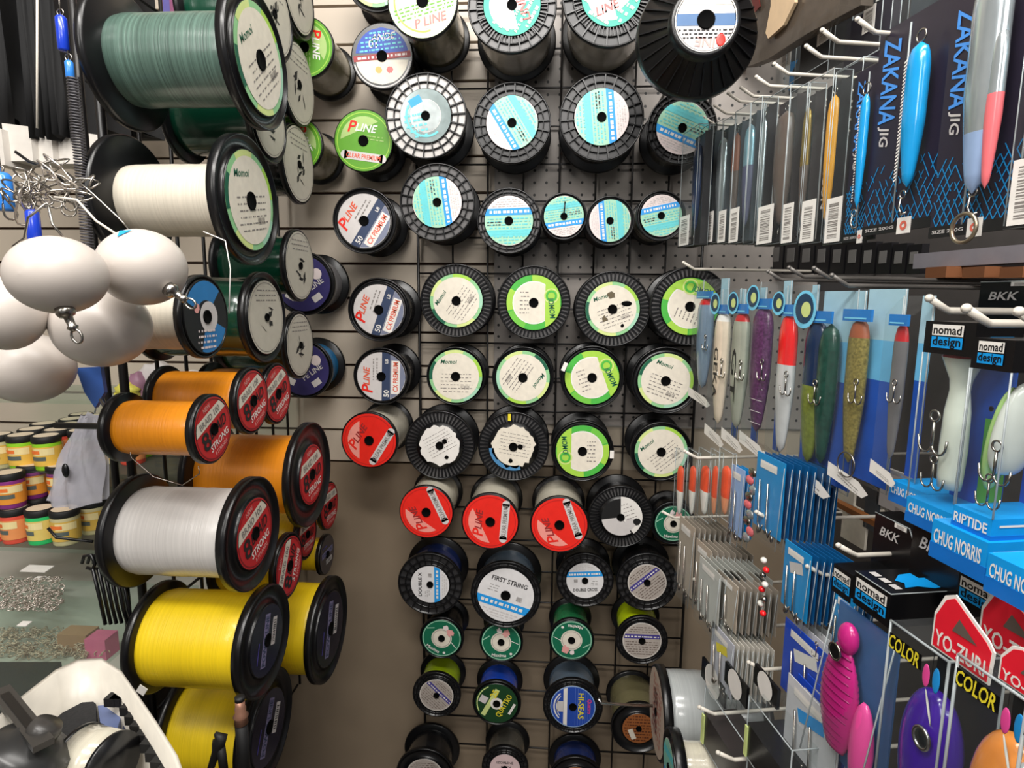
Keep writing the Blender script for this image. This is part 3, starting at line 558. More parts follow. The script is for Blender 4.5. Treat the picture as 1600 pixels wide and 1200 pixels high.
# ------------------------------------------------------------------ merchandise on the right panel
def rplace(px0, px1, py0, py1, c):
    pm_ = (py0 + py1) / 2; a = PR(px0, pm_, c); q = PR(px1, pm_, c); mid = (a + q) / 2; w_ = (a - q).length; pxm = 800 + (M3.transposed() @ (mid - CAM)).x / -(M3.transposed() @ (mid - CAM)).z * F
    t = PR(pxm, py0, c).z; bt = PR(pxm, py1, c).z
    return right_basis(Vector((mid.x, mid.y, bt))), w_, t - bt
VY = Matrix.Rotation(-math.pi / 2, 4, 'X')        # turns a lathe's axis to local +Y
def tr(x, y, z): return Matrix.Translation((x, y, z))
def vlure(parent, name, cx, y0, y1, r, segs, z, sq=.55, bend=0, tail=.25, head=.6, label=None, mats_side=None):
    b = MB(); n = 22; prof = []
    for i in range(n + 1):
        t = i / n; rr = r * (min(1, (t / .45)) ** .6 * (1 - tail) + tail if t < .45 else 1) * (1 if t < .8 else math.sqrt(max(0.0, 1 - ((t - .8) / .2) ** 2)) * (1 - .15) + .15 * (1 if t < 1 else 0))
        if i in (0, n): rr = .0001
        prof.append((rr, t))
    vs_all = [(rr, y0 + (y1 - y0) * t) for rr, t in prof]
    k = 0
    for t1, m in segs:
        sel = [i for i, (_, t) in enumerate(prof) if k <= t <= t1 + 1e-6]
        if len(sel) > 1:
            pr = [vs_all[i] for i in sel]; b.lathe([(a, -y) for a, y in pr], m, 16, True, tr(cx, 0, z) @ Matrix.Rotation(math.pi / 2, 4, 'X'), sx=1, sy=sq)
        k = prof[sel[-1]][1] if sel else k
    o = b.build(name, parent, label=label); return o
def ring(b, cx, cy, cz, r, th, m=STEEL, n=16, flat=True):
    pts = [(cx + r * math.cos(2 * math.pi * i / n), cy + r * math.sin(2 * math.pi * i / n), cz) for i in range(n)]
    b.tube(pts, th, m, 6, closed=True)
def treble(parent, cx, cy, z, s, name='hook'):
    b = MB(); ring(b, cx, cy + s * .15, z, s * .13, s * .03)
    b.tube([(cx, cy, z), (cx, cy - s * .6, z)], s * .035, STEEL, 6)
    for sg in (-1, 1): b.tube([(cx, cy - s * .55, z)] + [(cx + sg * s * (.2 - .2 * math.cos(t)), cy - s * .55 - s * .22 * math.sin(t), z) for t in (.5, 1.1, 1.6, 2.2, 2.8)] + [(cx + sg * s * .42, cy - s * .38, z)], s * .03, STEEL, 6)
    b.build(name, parent)
def shell(b, w_, h, t, e=.0006, front=CLEAR):
    x = w_ / 2
    b.add([(-x, 0, 0), (x, 0, 0), (x, h, 0), (-x, h, 0), (-x, 0, -t), (x, 0, -t), (x, h, -t), (-x, h, -t)], [[0, 1, 2, 3], [1, 5, 6, 2], [4, 0, 3, 7], [3, 2, 6, 7]], front)
    for p, q in (((-x, 0, 0), (-x, h, 0)), ((x, 0, 0), (x, h, 0)), ((-x, h, 0), (x, h, 0)), ((x, h, 0), (x, h, -t)), ((x, 0, -t), (x, h, -t)), ((-x, 0, 0), (x, 0, 0))): b.tube([p, q], e, CLEARE, 5)
def sticker(parent, cx, cy, w_, h, z, ang=0, name='price_sticker'):
    b = MB(); b.box(cx - w_ / 2, cx + w_ / 2, cy - h / 2, cy + h / 2, z - .0005, z, WHITE); rr = rnd_of('s%.4f' % (cx + cy + w_))
    y = cy - h * .4
    while y < cy + h * .38: l = rr.uniform(.006, .03) * h; b.rect(cx, y, w_ * .62, l, 0, z + .0002, GREYINK); y += l + rr.uniform(.01, .04) * h
    b.build(name, parent)
CARDK = pc('black_card', 26, 25, 28, rough=.35); CARDB = pc('brown_black_card', 50, 42, 42, rough=.35); CARDG = pc('slate_card', 62, 68, 74, rough=.35)
def jig_box(px0, px1, py0, py1, c, desc, segs, card=CARDK, t=.026, stick=True, txt=None, lw=.26, lx=.1):
    mw, w_, h = rplace(px0, px1, py0, py1, c); e = thing('jig_box', desc, 'lure box', mw, 'clear jig boxes in the upper row')
    b = MB(); shell(b, w_, h, t); b.build('clear_box', e)
    k = MB().box(-w_ / 2 + .001, w_ / 2 - .001, .003, h * .97, -t, -t + .0015, card); 
    k.box(w_ / 2 - .0015, w_ / 2 - .0005, .003, h * .95, -t, -t * .45, card)
    if txt: k.textfit(txt, -w_ * .28, h * .5, h * .55, w_ * .2, -math.pi / 2, -t + .002, GRAYL)
    k.build('backing_card', e)
    vlure(e, 'lure', w_ * lx, h * .13, h * .88, w_ * lw, segs, -t * .5, .5)
    b = MB(); b.tube([(w_ * lx, h * .12, -t * .5), (w_ * lx + .002, h * .06, -t * .4), (w_ * lx - .004, h * .045, -t * .4)], .0008, STEEL, 6); b.build('hook', e); b = MB(); ring(b, w_ * lx, h * .9, -t * .5, .004, .0007); b.build('top_ring', e)
    if stick: sticker(e, -w_ * .12, h * .14, w_ * .62, h * .26, .0012)
    b = MB().box(-w_ / 2, w_ / 2, 0, h * .012, -t, .001, BLKM).build('foot', e)
    return e
SIL = pc('silver_foil_lure', 190, 200, 205, rough=.2, metal=.7); SILB = pc('pale_blue_foil', 150, 190, 205, rough=.2, metal=.5); GOLD = pc('gold_foil_lure', 150, 122, 52, rough=.25, metal=.5); ORG = pc('amber_lure', 240, 168, 46, rough=.25)
PEARLW = pc('pearl_white_lure', 226, 224, 216, rough=.25); OLV = pc('olive_green_lure', 116, 128, 52, rough=.3, var=.4, scale=200); DKB = pc('dark_blue_lure', 18, 40, 74, rough=.25); SKYB = pc('bright_cyan_lure', 20, 150, 215, rough=.2, coat=.6)
PNK = pc('salmon_pink_lure', 224, 110, 116, rough=.25); REDL = pc('signal_red_lure', 236, 30, 34, rough=.2, coat=.5); VIO = pc('violet_scale_lure', 92, 52, 92, rough=.3, var=.8, scale=260); GREYG = pc('grey_green_lure', 158, 160, 146, rough=.3)
GLIT = pc('gold_glitter_lure', 128, 116, 62, rough=.3, var=.9, scale=330); BRN2 = pc('brown_grey_lure', 96, 82, 74, rough=.3)
c1 = .50
jig_box(1064, 1088, 205, 384, .462, 'clear box with mint coloured left edge and black card, farthest of the upper row', [(1, DKB)], CARDK, lw=.2)
jig_box(1086, 1104, 203, 381, c1 - .004, 'clear box with dark blue lure, second from the far end of the upper row', [(.5, SIL), (1, DKB)], CARDG, stick=False)
jig_box(1106, 1124, 195, 379, c1 - .004, 'clear box with wrinkled silver lure beside the rust striped one', [(1, SIL)], CARDG, lw=.34)
jig_box(1126, 1144, 187, 379, c1 - .004, 'clear box with rust striped slim lure', [(.6, BRN2), (1, pc('rust_lure', 140, 84, 60))], CARDG)
jig_box(1144, 1166, 172, 379, c1 - .004, 'clear box with lettered slate card and a pale blue eye blob', [(.6, pc('slate_blue_lure', 84, 86, 112)), (1, SILB)], CARDG, txt='SHOUT LANCE', lw=.3)
jig_box(1168, 1184, 160, 380, c1 - .004, 'clear box with white lettered card left of the brown lure box', [(1, SIL)], CARDK, txt='FLASH JIG', stick=False)
jig_box(1188, 1226, 150, 381, c1, 'clear box with brown lure and tall barcode sticker', [(1, BRN2)], CARDB, lw=.3)
jig_box(1228, 1254, 142, 380, c1, 'clear box with thin gold-brown lure beside the amber one', [(.5, BRN2), (1, GOLD)], CARDB, lw=.22)
jig_box(1258, 1292, 124, 379, c1, 'clear box holding the vivid amber yellow lure', [(1, ORG)], CARDK, lw=.22, lx=.22, txt='SEA FALCON')
jig_box(1297, 1336, 108, 379, c1, 'wide clear box with black card and the largest barcode sticker', [(1, pc('blue_black_lure', 34, 44, 54))], CARDK, lw=.2, lx=.2)
TXB = pc('card_blue_lettering', 70, 140, 220); NETB = pc('net_print_blue', 20, 130, 190); JW = pc('card_grey_lettering', 190, 186, 184); CARDV = pc('plum_black_card', 40, 34, 48, rough=.35)
def zakana(px0, px1, py0, py1, c, desc, lure, tx=-.3, ring_=False):
    mw, w_, h = rplace(px0, px1, py0, py1, c); e = thing('jig_pack', desc, 'lure pack', mw, 'black jig cards with blue lettering')
    k = MB().box(-w_ / 2, w_ / 2, 0, h, -.0015, 0, CARDV)
    k.textfit('ZAKANA', w_ * tx, h * .73, h * .42, w_ * .22, -math.pi / 2, .0008, TXB, .25); k.textfit('JIG', w_ * (tx - .03), h * .465, h * .1, w_ * .12, -math.pi / 2, .0008, JW, .25)
    rr = random.Random(5)
    for i in range(26):                                   # printed fishing net
        for sg in (-1, 1):
            x0 = -w_ / 2 + (i - 8) * w_ * .085; y0 = h * .015; L = h * .3
            pts = [(x0 + sg * q * L * .55, y0 + q * L) for q in (0, .5, 1)]
            for a in range(8):
                t0, t1 = a / 8, (a + 1) / 8; xa, xb = x0 + sg * t0 * L * .55, x0 + sg * t1 * L * .55
                if -w_ / 2 < xa < w_ / 2 and -w_ / 2 < xb < w_ / 2 and rr.random() > t0 * .8: wd = .0006
                else: continue
                k.flat([(xa - wd, y0 + t0 * L), (xa + wd, y0 + t0 * L), (xb + wd, y0 + t1 * L), (xb - wd, y0 + t1 * L)], .0006, NETB)
    k.build('backing_card', e)
    b = MB(); x0, x1 = w_ * (tx + .22), w_ * .5; q = .022
    b.lathe([((x1 - x0) / 2, -h * .96), ((x1 - x0) / 2, -h * .02)], CLEAR, 20, True, tr((x0 + x1) / 2, 0, .001) @ Matrix.Rotation(math.pi / 2, 4, 'X'), t0=0, t1=math.pi, sy=-1.0)
    for xx in (x0, x1): b.tube([(xx, h * .01, .001), (xx, h * .97, .001)], .001, CLEARE, 6)
    b.build('blister', e)
    cx = (x0 + x1) / 2; lr = (x1 - x0) * (.2 if lure == 'cyan' else .27)
    if lure == 'cyan':
        vlure(e, 'lure', cx, h * .16, h * .82, lr, [(1, SKYB)], .014, .7)
        s_ = MB()
        for i in range(34): s_.rect(cx - lr * .72, h * (.2 + i * .0165), lr * .34, h * .007, .5, .0145 + lr * .5, WHITE)
        s_.build('scale_stripe', e, label='white hatched stripe')
    else:
        vlure(e, 'lure', cx - lr * .2, h * .12, h * 1.02, lr * 1.25, [(.3, pc('ice_blue_lure', 160, 186, 226, rough=.2, metal=.3)), (1, SIL)], .016, .6)
        vlure(e, 'belly_stripe', cx + lr * .8, h * .13, h * .75, lr * .5, [(.6, PNK), (1, SIL)], .018, .8, label='salmon pink belly')
    b = MB(); ring(b, cx, h * .845, .014, .006, .0009); b.build('top_ring', e); b = MB(); ring(b, cx - .004, h * .13, .014, .004, .0008)
    b.tube([(cx - .006, h * .12, .014), (cx - .008, h * .07, .014), (cx - .004, h * .035, .014), (cx + .003, h * .04, .014)], .0011, STEEL, 6); b.build('hook', e)
    if ring_:
        b = MB(); ring(b, cx - .003, -h * .02, .02, .0125, .0018, pc('antique_ring_metal', 176, 162, 140, rough=.3, metal=.9), 28); b.build('solid_ring', e)
    b = MB().box(-w_ / 2, w_ / 2, -h * .035, h * .015, -.0015, .0012, BLKM); b.textfit('SIZE 200G', -w_ * .25, -h * .01, w_ * .4, h * .015, 0, .0016, JW); b.build('bottom_strip', e)
    b = MB().box(w_ * .0, w_ * .17, -h * .05, h * .03, .0014, .0022, WHITE); b.disc(w_ * .045, .0026, pc('sticker_red', 226, 110, 90), w_ * .02, 14, w_ * .085, -h * .01); b.build('price_sticker', e)
zakana(1330, 1378, 108, 366, c1 - .004, 'smallest lettered jig card, farthest of the three', 'cyan')
zakana(1366, 1484, 28, 348, c1 - .012, 'jig card with bright cyan ribbed lure in its blister', 'cyan')
zakana(1476, 1606, -22, 350, c1 - .022, 'jig card with silver and pink lure and a big steel ring', 'silver', ring_=True)
jig_box(1596, 1680, -60, 350, c1 - .03, 'dark jig box just entering the picture at the right edge', [(.5, PNK), (1, SILB)], CARDV, stick=True)

# pegs of the right panel
def rpeg(px, py, c, length, desc, r=.0032, tip=.016, m=None, up=.012):
    mw = right_basis(PR(px, py, c)); b = MB(); m = m or PEARL
    b.tube([(0, 0, 0), (0, -up * .75, -tip), (0, -up, -tip - .006), (0, -up - .002, -length)], r, m, 8); b.ell((0, 0, 0), (r * 1.15, r * 1.15, r * 1.15), m, 10, 6)
    b.box(-.012, .012, -up - .02, -up + .012, -length - .002, -length, m)
    b.build('peg_hook', None, mw, desc, 'peg hook', 'pegs of the right panel')
for px, py, c, d in [(1100, 183, .50, 'pale peg tip over the farthest upper jig boxes, lowest of the fan'), (1117, 165, .495, 'pale peg tip in the upper fan, second from lowest'), (1138, 146, .49, 'pale peg tip in the upper fan, third from lowest'), (1158, 137, .49, 'pale peg tip in the upper fan, fourth from lowest'), (1182, 120, .485, 'pale peg tip in front of the crumpled clear tops'),
                     (1260, 72, .47, 'peg tip below the beige fin bag'), (1210, 100, .48, 'grey peg arching above the brown lure box'), (1285, 47, .46, 'thick grey peg near the white price tags'), (1340, 30, .45, 'ivory peg beside the white price tag at the top'), (1452, 466, .47, 'ivory peg tip behind the black header boxes'), (1510, 482, .42, 'large ivory bent peg in front of the nomad boxes'),
                     (1592, 487, .43, 'ivory peg tip at the right edge above the black headers'), (1068, 410, .46, 'ivory peg tip by the highest green label bag'), (1200, 424, .48, 'grey peg behind the purple lure bag'), (1233, 418, .475, 'grey peg above the red and white lure bag'), (1272, 419, .47, 'grey peg above the olive lure bag'), (1300, 430, .46, 'ivory peg over the wide blue bag tops')]:
    rpeg(px, py, c, CW - c, d, .0026 if px < 1400 else .0036, m=None if (py < 300 or px > 1400 or px < 1100) else pc('grey_wire', 112, 108, 104, rough=.35, metal=.3))
for px, py, c, d in [(1070, 705, .40, 'long pale peg pointing at a cream spool label'), (1036, 800, .41, 'pale peg under the orange lure packets'), (1182, 800, .42, 'grey peg through the blue cards'), (1310, 852, .41, 'violet grey peg over the black header boxes'), (1262, 885, .43, 'white flat-ended peg in the lower blue cards'),
                     (1133, 970, .41, 'grey peg above the yellow fork packets'), (1170, 1035, .40, 'grey peg across the yellow fork packets'), (1093, 1105, .35, 'pale peg over the sideways clear spool'), (1122, 1176, .338, 'thick pale peg at the bottom edge'), (1085, 905, .42, 'dark peg tip between the clear sachet stacks')]:
    rpeg(px, py, c, CW - c, d, .0026)
# header bag with beige fin at the top
mw = right_basis(PR(1225, 60, .62)); e = thing('tackle_bag', 'brownish clear hanging bag with beige fin shape at the top right', 'bag', mw)
q = lambda px, py, c=.62: (mw.inverted() @ PR(px, py, c))
b = MB(); pts = [q(1120, -60), q(1345, -60), q(1345, 8), q(1262, 52), q(1200, 92), q(1168, 104), q(1122, 108)]
b.add([tuple(p) for p in pts] + [(p[0], p[1], p[2] - .02) for p in pts], [list(range(7))[::-1], list(range(7, 14))] + [[i, (i + 1) % 7, 7 + (i + 1) % 7, 7 + i] for i in range(7)], film('smoky_bag_plastic', (.42, .35, .28), .5, .2)); b.build('bag_body', e)
pts = [q(px, py) for px, py in [(1213, -40), (1248, -40), (1250, 4), (1232, 40), (1208, 61), (1204, 52), (1212, 10)]]
b = MB(); b.add([(p[0], p[1], p[2] + .004) for p in pts] + [(p[0], p[1], p[2] + .010) for p in pts], [list(range(7))[::-1], list(range(7, 14))] + [[i, (i + 1) % 7, 7 + (i + 1) % 7, 7 + i] for i in range(7)], pc('beige_rubber', 214, 186, 150, rough=.4)); b.build('beige_fin', e)
pts = [q(px, py) for px, py in [(1168, -40), (1182, -40), (1192, 10), (1184, 20)]]
b = MB(); b.add([(p[0], p[1], p[2] + .004) for p in pts] + [(p[0], p[1], p[2] + .006) for p in pts], [[3, 2, 1, 0], [4, 5, 6, 7], [0, 1, 5, 4], [1, 2, 6, 5], [2, 3, 7, 6], [3, 0, 4, 7]], pc('maroon_strip', 92, 22, 18)); b.build('maroon_strap', e)
for i, (px0, px1, py0, py1, c, m) in enumerate([(1232, 1300, 40, 112, .66, CARDK), (1300, 1372, 12, 100, .66, CARDV), (1180, 1240, 72, 150, .70, CARDG), (1330, 1390, -60, 60, .7, CARDK), (1400, 1480, -60, 40, .64, CARDG)]):
    mw, w_, h = rplace(px0, px1, py0, py1, c); d = ['black wrapped card behind the upper peg tips, left one', 'plum wrapped card behind the upper peg tips, right one', 'blue specked clear pack below the beige fin bag', 'black card hanging at the top edge left of the cyan jig', 'grey card hanging at the top edge above the cyan jig'][i]
    e = thing('wrapped_card', d, 'lure pack', mw); b = MB(); shell(b, w_, h, .03, .0008); b.build('wrapper', e); k = MB().box(-w_ / 2, w_ / 2, 0, h, -.03, -.028, m)
    if i == 2: blob(k, w_ * .3, 0, h * .4, -.027, BLUEB, random.Random(2), 16, .5)
    k.build('backing_card', e); sticker(e, w_ * .3, h * .6, w_ * .22, h * .4, .003, name='price_tag')

# lure bags, second row
BL1 = pc('ocean_blue_card', 26, 86, 190, rough=.3, var=.5, scale=14); BL2 = pc('sky_blue_card', 110, 190, 236, rough=.3, var=.2, scale=14); BHD = pc('badge_cyan', 120, 206, 240)
def lure_bag(px0, px1, py0, py1, c, desc, segs, lw=.3, lx=-.1, blue=.6, badge=True, extra=None, ly=(.1, .86)):
    mw, w_, h = rplace(px0, px1, py0, py1, c); e = thing('lure_bag', desc, 'lure bag', mw, 'clear lure bags in the middle row')
    b = MB(); x = w_ / 2; t = .02
    b.add([(-x, 0, .001), (x, 0, .001), (x, h, .001), (-x, h, .001), (-x, h * .06, t), (x, h * .06, t), (x, h * .9, t), (-x, h * .9, t)], [[0, 1, 5, 4], [4, 5, 6, 7], [7, 6, 2, 3], [1, 2, 6, 5], [0, 4, 7, 3]], CLEAR)
    for xx in (-x, x): b.tube([(xx, 0, .001), (xx, h, .001)], .0008, CLEARE, 5)
    b.build('bag_film', e)
    k = MB().box(x - w_ * blue, x, h * .02, h * .55, -.001, 0, BL1).box(x - w_ * blue, x, h * .55, h * .75, -.001, 0, BL2).box(x - w_ * blue, x, h * .75, h, -.001, 0, pc('pale_aqua_card', 168, 205, 220)); k.build('backing_card', e)
    vlure(e, 'lure', w_ * lx, h * ly[0], h * ly[1], w_ * lw, segs, .0, .6) if False else vlure(e, 'lure', w_ * lx, h * ly[0], h * ly[1], w_ * lw, segs, .012, .45)
    hb = MB().box(w_ * (lx - .3), w_ * (lx + .34), h * .84, h * .9, .016, .019, pc('header_blue', 24, 120, 200, rough=.25)); hb.rect(w_ * lx, h * .855, w_ * .5, h * .008, 0, .0194, BHD); hb.build('header_clip', e)
    if badge:
        g = MB(); g.disc(w_ * .24, .0215, BHD, 0, 24, -w_ * .32, h * .905); g.disc(w_ * .19, .0219, pc('badge_ink', 30, 60, 90), 0, 20, -w_ * .32, h * .91); g.disc(w_ * .1, .0223, YG, 0, 12, -w_ * .28, h * .905); g.box(-w_ * .5, -w_ * .14, h * .86, h * .9, .0205, .0214, BHD); g.build('badge', e)
    g = MB(); g.add([(-x, h * .01, .0215), (x * .7, -h * .03, .0215), (x * .95, h * .0, .0215), (x * .5, h * .045, .0215), (-x, h * .085, .0215)], [[0, 1, 2, 3, 4]], WHITE); g.fine(w_ * .3, -.3, .0219, GREYINK, rnd_of(desc), -w_ * .0, w_ * .1, 2, -1, 1, .3); g.build('size_sticker', e)
    treble(e, w_ * (lx + lw * .9), h * .52, .022, h * .12)
    if extra: extra(e, w_, h, lx)
    return e
c2 = .50
def seg_rings(m, n=9, wd=.8):
    def f(e, w_, h, lx):
        b = MB()
        for i in range(n): b.tube([(w_ * (lx - .24), h * (.16 + i * .07), .017), (w_ * lx, h * (.165 + i * .07), .0215), (w_ * (lx + .24), h * (.16 + i * .07), .017)], .0005 * wd, m, 5)
        b.build('body_segments', e)
    return f
def letters(txt, m):
    def f(e, w_, h, lx):
        b = MB(); b.textfit(txt, w_ * lx, h * .45, h * .34, w_ * .18, -math.pi / 2, .0225, m); b.build('body_lettering', e)
    return f
RR = pc('red_collar', 186, 34, 40, rough=.3)
lure_bag(1096, 1134, 436, 628, c2 + .006, 'farthest lure bag, translucent blue grey lure with red collar', [(.93, pc('smoke_blue_lure', 116, 136, 156, rough=.2)), (1, RR)], .26, badge=False, blue=.3)
lure_bag(1124, 1158, 452, 690, c2 - .004, 'lure bag with cream lure carrying dark letters', [(.94, pc('cream_lure', 226, 208, 186, rough=.3)), (1, WHITE)], .3, extra=letters('GEKA', INK), blue=.25)
lure_bag(1152, 1190, 450, 698, c2 - .006, 'lure bag with grey green lure and red disc top', [(.93, GREYG), (1, RR)], .3, extra=letters('GT', INK), blue=.25)
lure_bag(1182, 1228, 440, 706, c2 - .002, 'lure bag with violet scaled segmented lure', [(1, VIO)], .3, extra=seg_rings(GRAYL), blue=.25)
lure_bag(1222, 1268, 446, 742, c2 - .008, 'lure bag with red headed white lure', [(.66, pc('silver_white_lure', 196, 196, 196, rough=.25)), (.98, REDL), (1, REDL)], .28, blue=.2)
lure_bag(1258, 1340, 455, 762, c2 - .006, 'wide lure bag with olive and dark blue lure on ocean card', [(.55, OLV), (1, DKB)], .2, lx=-.16, extra=lambda e, w_, h, lx: vlure(e, 'lure_pair_half', w_ * .1, h * .12, h * .84, w_ * .16, [(1, pc('bottle_green_lure', 30, 70, 60, rough=.25, var=.4, scale=150))], .012, .6), blue=.75)
lure_bag(1330, 1402, 452, 764, c2 - .006, 'lure bag with gold glitter lure and round steel ring', [(.9, GLIT), (1, pc('copper_top_lure', 150, 80, 50))], .22, lx=-.2, badge=False, blue=.78, extra=lambda e, w_, h, lx: (lambda b: (ring(b, w_ * -.02, h * .11, .024, w_ * .2, .0009, STEEL, 28), b.build('split_ring', e)))(MB()))
lure_bag(1400, 1446, 462, 752, c2 - .018, 'nearest lure bag, grey translucent lure behind the black header box', [(.9, pc('dusky_grey_lure', 112, 110, 112, rough=.25)), (1, RR)], .24, badge=False, blue=.4)

# tall boxed poppers
NB = pc('vivid_blue_box', 12, 150, 226, rough=.35); NB2 = pc('mid_blue_box', 14, 108, 196, rough=.35); NBK = pc('header_black_box', 14, 14, 16, rough=.25)
def header_txt(b, w_, y, hh, z, wd=.62, cx=-.02):
    b.rect(w_ * cx, y + hh * .24, w_ * wd, hh * .34, 0, z, WHITE); b.textfit('nomad', w_ * cx, y + hh * .25, w_ * wd * .9, hh * .26, 0, z + .0003, NBK)
    b.rect(w_ * (cx + .0), y - hh * .14, w_ * wd, hh * .34, 0, z, NB); b.textfit('design', w_ * cx, y - hh * .14, w_ * wd * .9, hh * .26, 0, z + .0003, NBK)
def popper_box(px0, px1, py0, py1, c, desc, txt, lure=None, head=True, t=.05, base=.2, hd=.15, side=True):
    mw, w_, h = rplace(px0, px1, py0, py1, c); e = thing('popper_box', desc, 'lure box', mw); x = w_ / 2
    b = MB(); b.box(-x, x, 0, h * base, -t, 0, NB); b.box(-x - .0004, x + .0004, 0, h * base * .4, -t, .0004, NB2)
    b.textfit(txt, 0, h * base * .62, w_ * .86, h * base * .36, 0, .0012, WHITE); b.add([(x + .0006, h * base * .7, -t * .9), (x + .0006, h * base * .7, -t * .1), (x + .0006, h * base * .78, -t * .1), (x + .0006, h * base * .78, -t * .9)], [[0, 1, 2, 3]], WHITE); b.build('blue_base', e)
    if head:
        b = MB(); b.box(-x, x, h * (1 - hd), h, -t, 0, NBK); header_txt(b, w_, h * (1 - hd * .5), h * hd, .0008)
        b.add([(x + .0004, h * (1 - hd * .75), -t * .8), (x + .0004, h * (1 - hd * .75), -t * .3), (x + .0004, h * (1 - hd * .4), -t * .3), (x + .0004, h * (1 - hd * .4), -t * .8)], [[0, 1, 2, 3]], NB); b.build('header', e)
        b = MB(); b.add([(-x, h * base, 0), (x, h * base, 0), (x, h * (1 - hd), 0), (-x, h * (1 - hd), 0), (x, h * base, -t), (x, h * (1 - hd), -t)], [[0, 1, 2, 3], [1, 4, 5, 2]], CLEAR); b.tube([(x, h * base, 0), (x, h * (1 - hd), 0)], .0008, CLEARE, 5); b.tube([(-x, h * base, 0), (-x, h * (1 - hd), 0)], .0008, CLEARE, 5); b.build('window', e)
        b = MB().box(-x, x, h * base, h * (1 - hd), -t, -t + .001, BL1).box(x * .1, x, h * base, h * .55, -t + .001, -t + .0015, pc('leaf_green_card', 84, 160, 60, var=.3, scale=20)) if lure == 'white' else MB().box(-x, x, h * base, h * (1 - hd), -t, -t + .001, BL1); b.build('backing_card', e)
    if lure == 'white':
        b = MB(); pr = [(.0001, .2), (.2, .205), (.22, .26), (.24, .4), (.22, .58), (.17, .68), (.19, .73), (.3, .8), (.35, .835)]
        b.lathe([(a * w_, -y * h) for a, y in pr], pc('pearl_popper_body', 222, 228, 214, rough=.2, coat=.5), 24, True, tr(-w_ * .06, 0, -t * .45) @ Matrix.Rotation(math.pi / 2, 4, 'X'), sy=.75)
        b.lathe([(.0001, -.848 * h), (.34 * w_, -.846 * h), (.355 * w_, -.834 * h)], RR, 24, True, tr(-w_ * .06, 0, -t * .45) @ Matrix.Rotation(math.pi / 2, 4, 'X'), sy=.75); b.build('popper_lure', e)
        treble(e, -w_ * .22, h * .52, -.006, h * .2); treble(e, -w_ * .14, h * .32, -.006, h * .16)
    if lure == 'fish':
        b = MB(); wh = pc('pearl_fish_body', 216, 220, 212, rough=.2, coat=.5)
        b.ell((0, 0, 0), (w_ * .25, h * .3, t * .3), wh, 24, 18, tr(w_ * .08, h * .5, -t * .4) @ Matrix.Rotation(-.12, 4, 'Z'), lambda d: 1 - .45 * max(0, -d.y) ** 2)
        b.build('minnow_lure', e); b = MB(); b.ell((0, 0, 0), (w_ * .12, h * .27, t * .2), pc('lime_pearl_back', 160, 196, 120, rough=.25), 20, 14, tr(-w_ * .08, h * .5, -t * .32) @ Matrix.Rotation(-.12, 4, 'Z')); b.build('green_back', e)
        b = MB(); b.disc(w_ * .05, -t * .08, BLK, 0, 20, -w_ * .0, h * .66); b.disc(w_ * .065, -t * .085, STEEL, w_ * .05, 20, -w_ * .0, h * .66); b.build('eye', e); treble(e, w_ * .28, h * .46, -.004, h * .2); treble(e, w_ * .2, h * .3, -.004, h * .16)
popper_box(1402, 1462, 505, 800, .47, 'blue-based popper box behind, farthest of the blue based ones', 'CHUG NORRIS', None, head=False, base=.12)
popper_box(1430, 1506, 502, 838, .445, 'tall box with black header and pearl white popper lure', 'CHUG NORRIS', 'white', t=.045, base=.13)
popper_box(1503, 1566, 528, 850, .41, 'tall box with green backed pearl fish, RIPTIDE base', 'RIPTIDE', 'fish', t=.06, base=.14)
popper_box(1458, 1542, 785, 892, .405, 'blue box base reading CHUG NORRIS below the pearl popper', 'CHUG NORRIS', None, head=False, base=.6, t=.04)
popper_box(1544, 1640, 868, 950, .385, 'blue box base at the right edge, lowest of the blue ones', 'CHUG NORRIS', None, head=False, base=.8, t=.05)

# things behind: dark row, shelf edge, black hook packs
for i in range(11):
    px = 1178 + i * 24; mw, w_, h = rplace(px, px + 21, 372 + i, 428, .72); e = thing('hook_pack', 'dark small hook pack in the shaded row behind the jig boxes', 'hook pack', mw, 'dark hook packs in the shaded row')
    MB().box(-w_ / 2, w_ / 2, 0, h, -.012, 0, CARDK).build('card', e); MB().box(-w_ * .3, w_ * .25, h * .35, h * .75, .0005, .0012, pc('grey_sticker', 120, 118, 116)).build('price_sticker', e)
mw, w_, h = rplace(1428, 1660, 388, 414, .66); MB().box(-w_ / 2, w_ / 2, 0, h, -.18, 0, pc('grey_shelf_enamel', 158, 154, 162, rough=.4)).build('shelf', None, mw, 'pale grey shelf edge below the lettered jig cards', 'shelf')
for i in range(3):
    mw, w_, h = rplace(1446 + i * 58, 1478 + i * 60, 417, 434, .64); MB().box(-w_ / 2, w_ / 2, 0, h, -.05, 0, pc('brown_carton', 150, 96, 62)).build('carton', None, mw, ['brown carton under the grey shelf, left one', 'brown carton under the grey shelf, middle one', 'brown carton under the grey shelf, at the right edge'][i], 'carton')
def bkk(px0, px1, py0, py1, c, desc, t=.03):
    mw, w_, h = rplace(px0, px1, py0, py1, c); e = thing('hook_pack', desc, 'hook pack', mw); b = MB(); x = w_ / 2
    b.prism([(-x, 0), (x, 0), (x, h * .85), (x * .8, h), (-x, h)], -t, 0, NBK); b.textfit('BKK', -w_ * .05, h * .72, w_ * .5, h * .16, 0, .0008, JW, .3); b.build('pack', e)
    g = MB(); g.tube([(x, 0, 0), (x, h * .85, 0), (x * .8, h, 0), (-x, h, 0)], .0007, CLEARE, 5); g.build('clear_edge', e); sticker(e, w_ * .2, h * .95, w_ * .3, h * .08, .001)
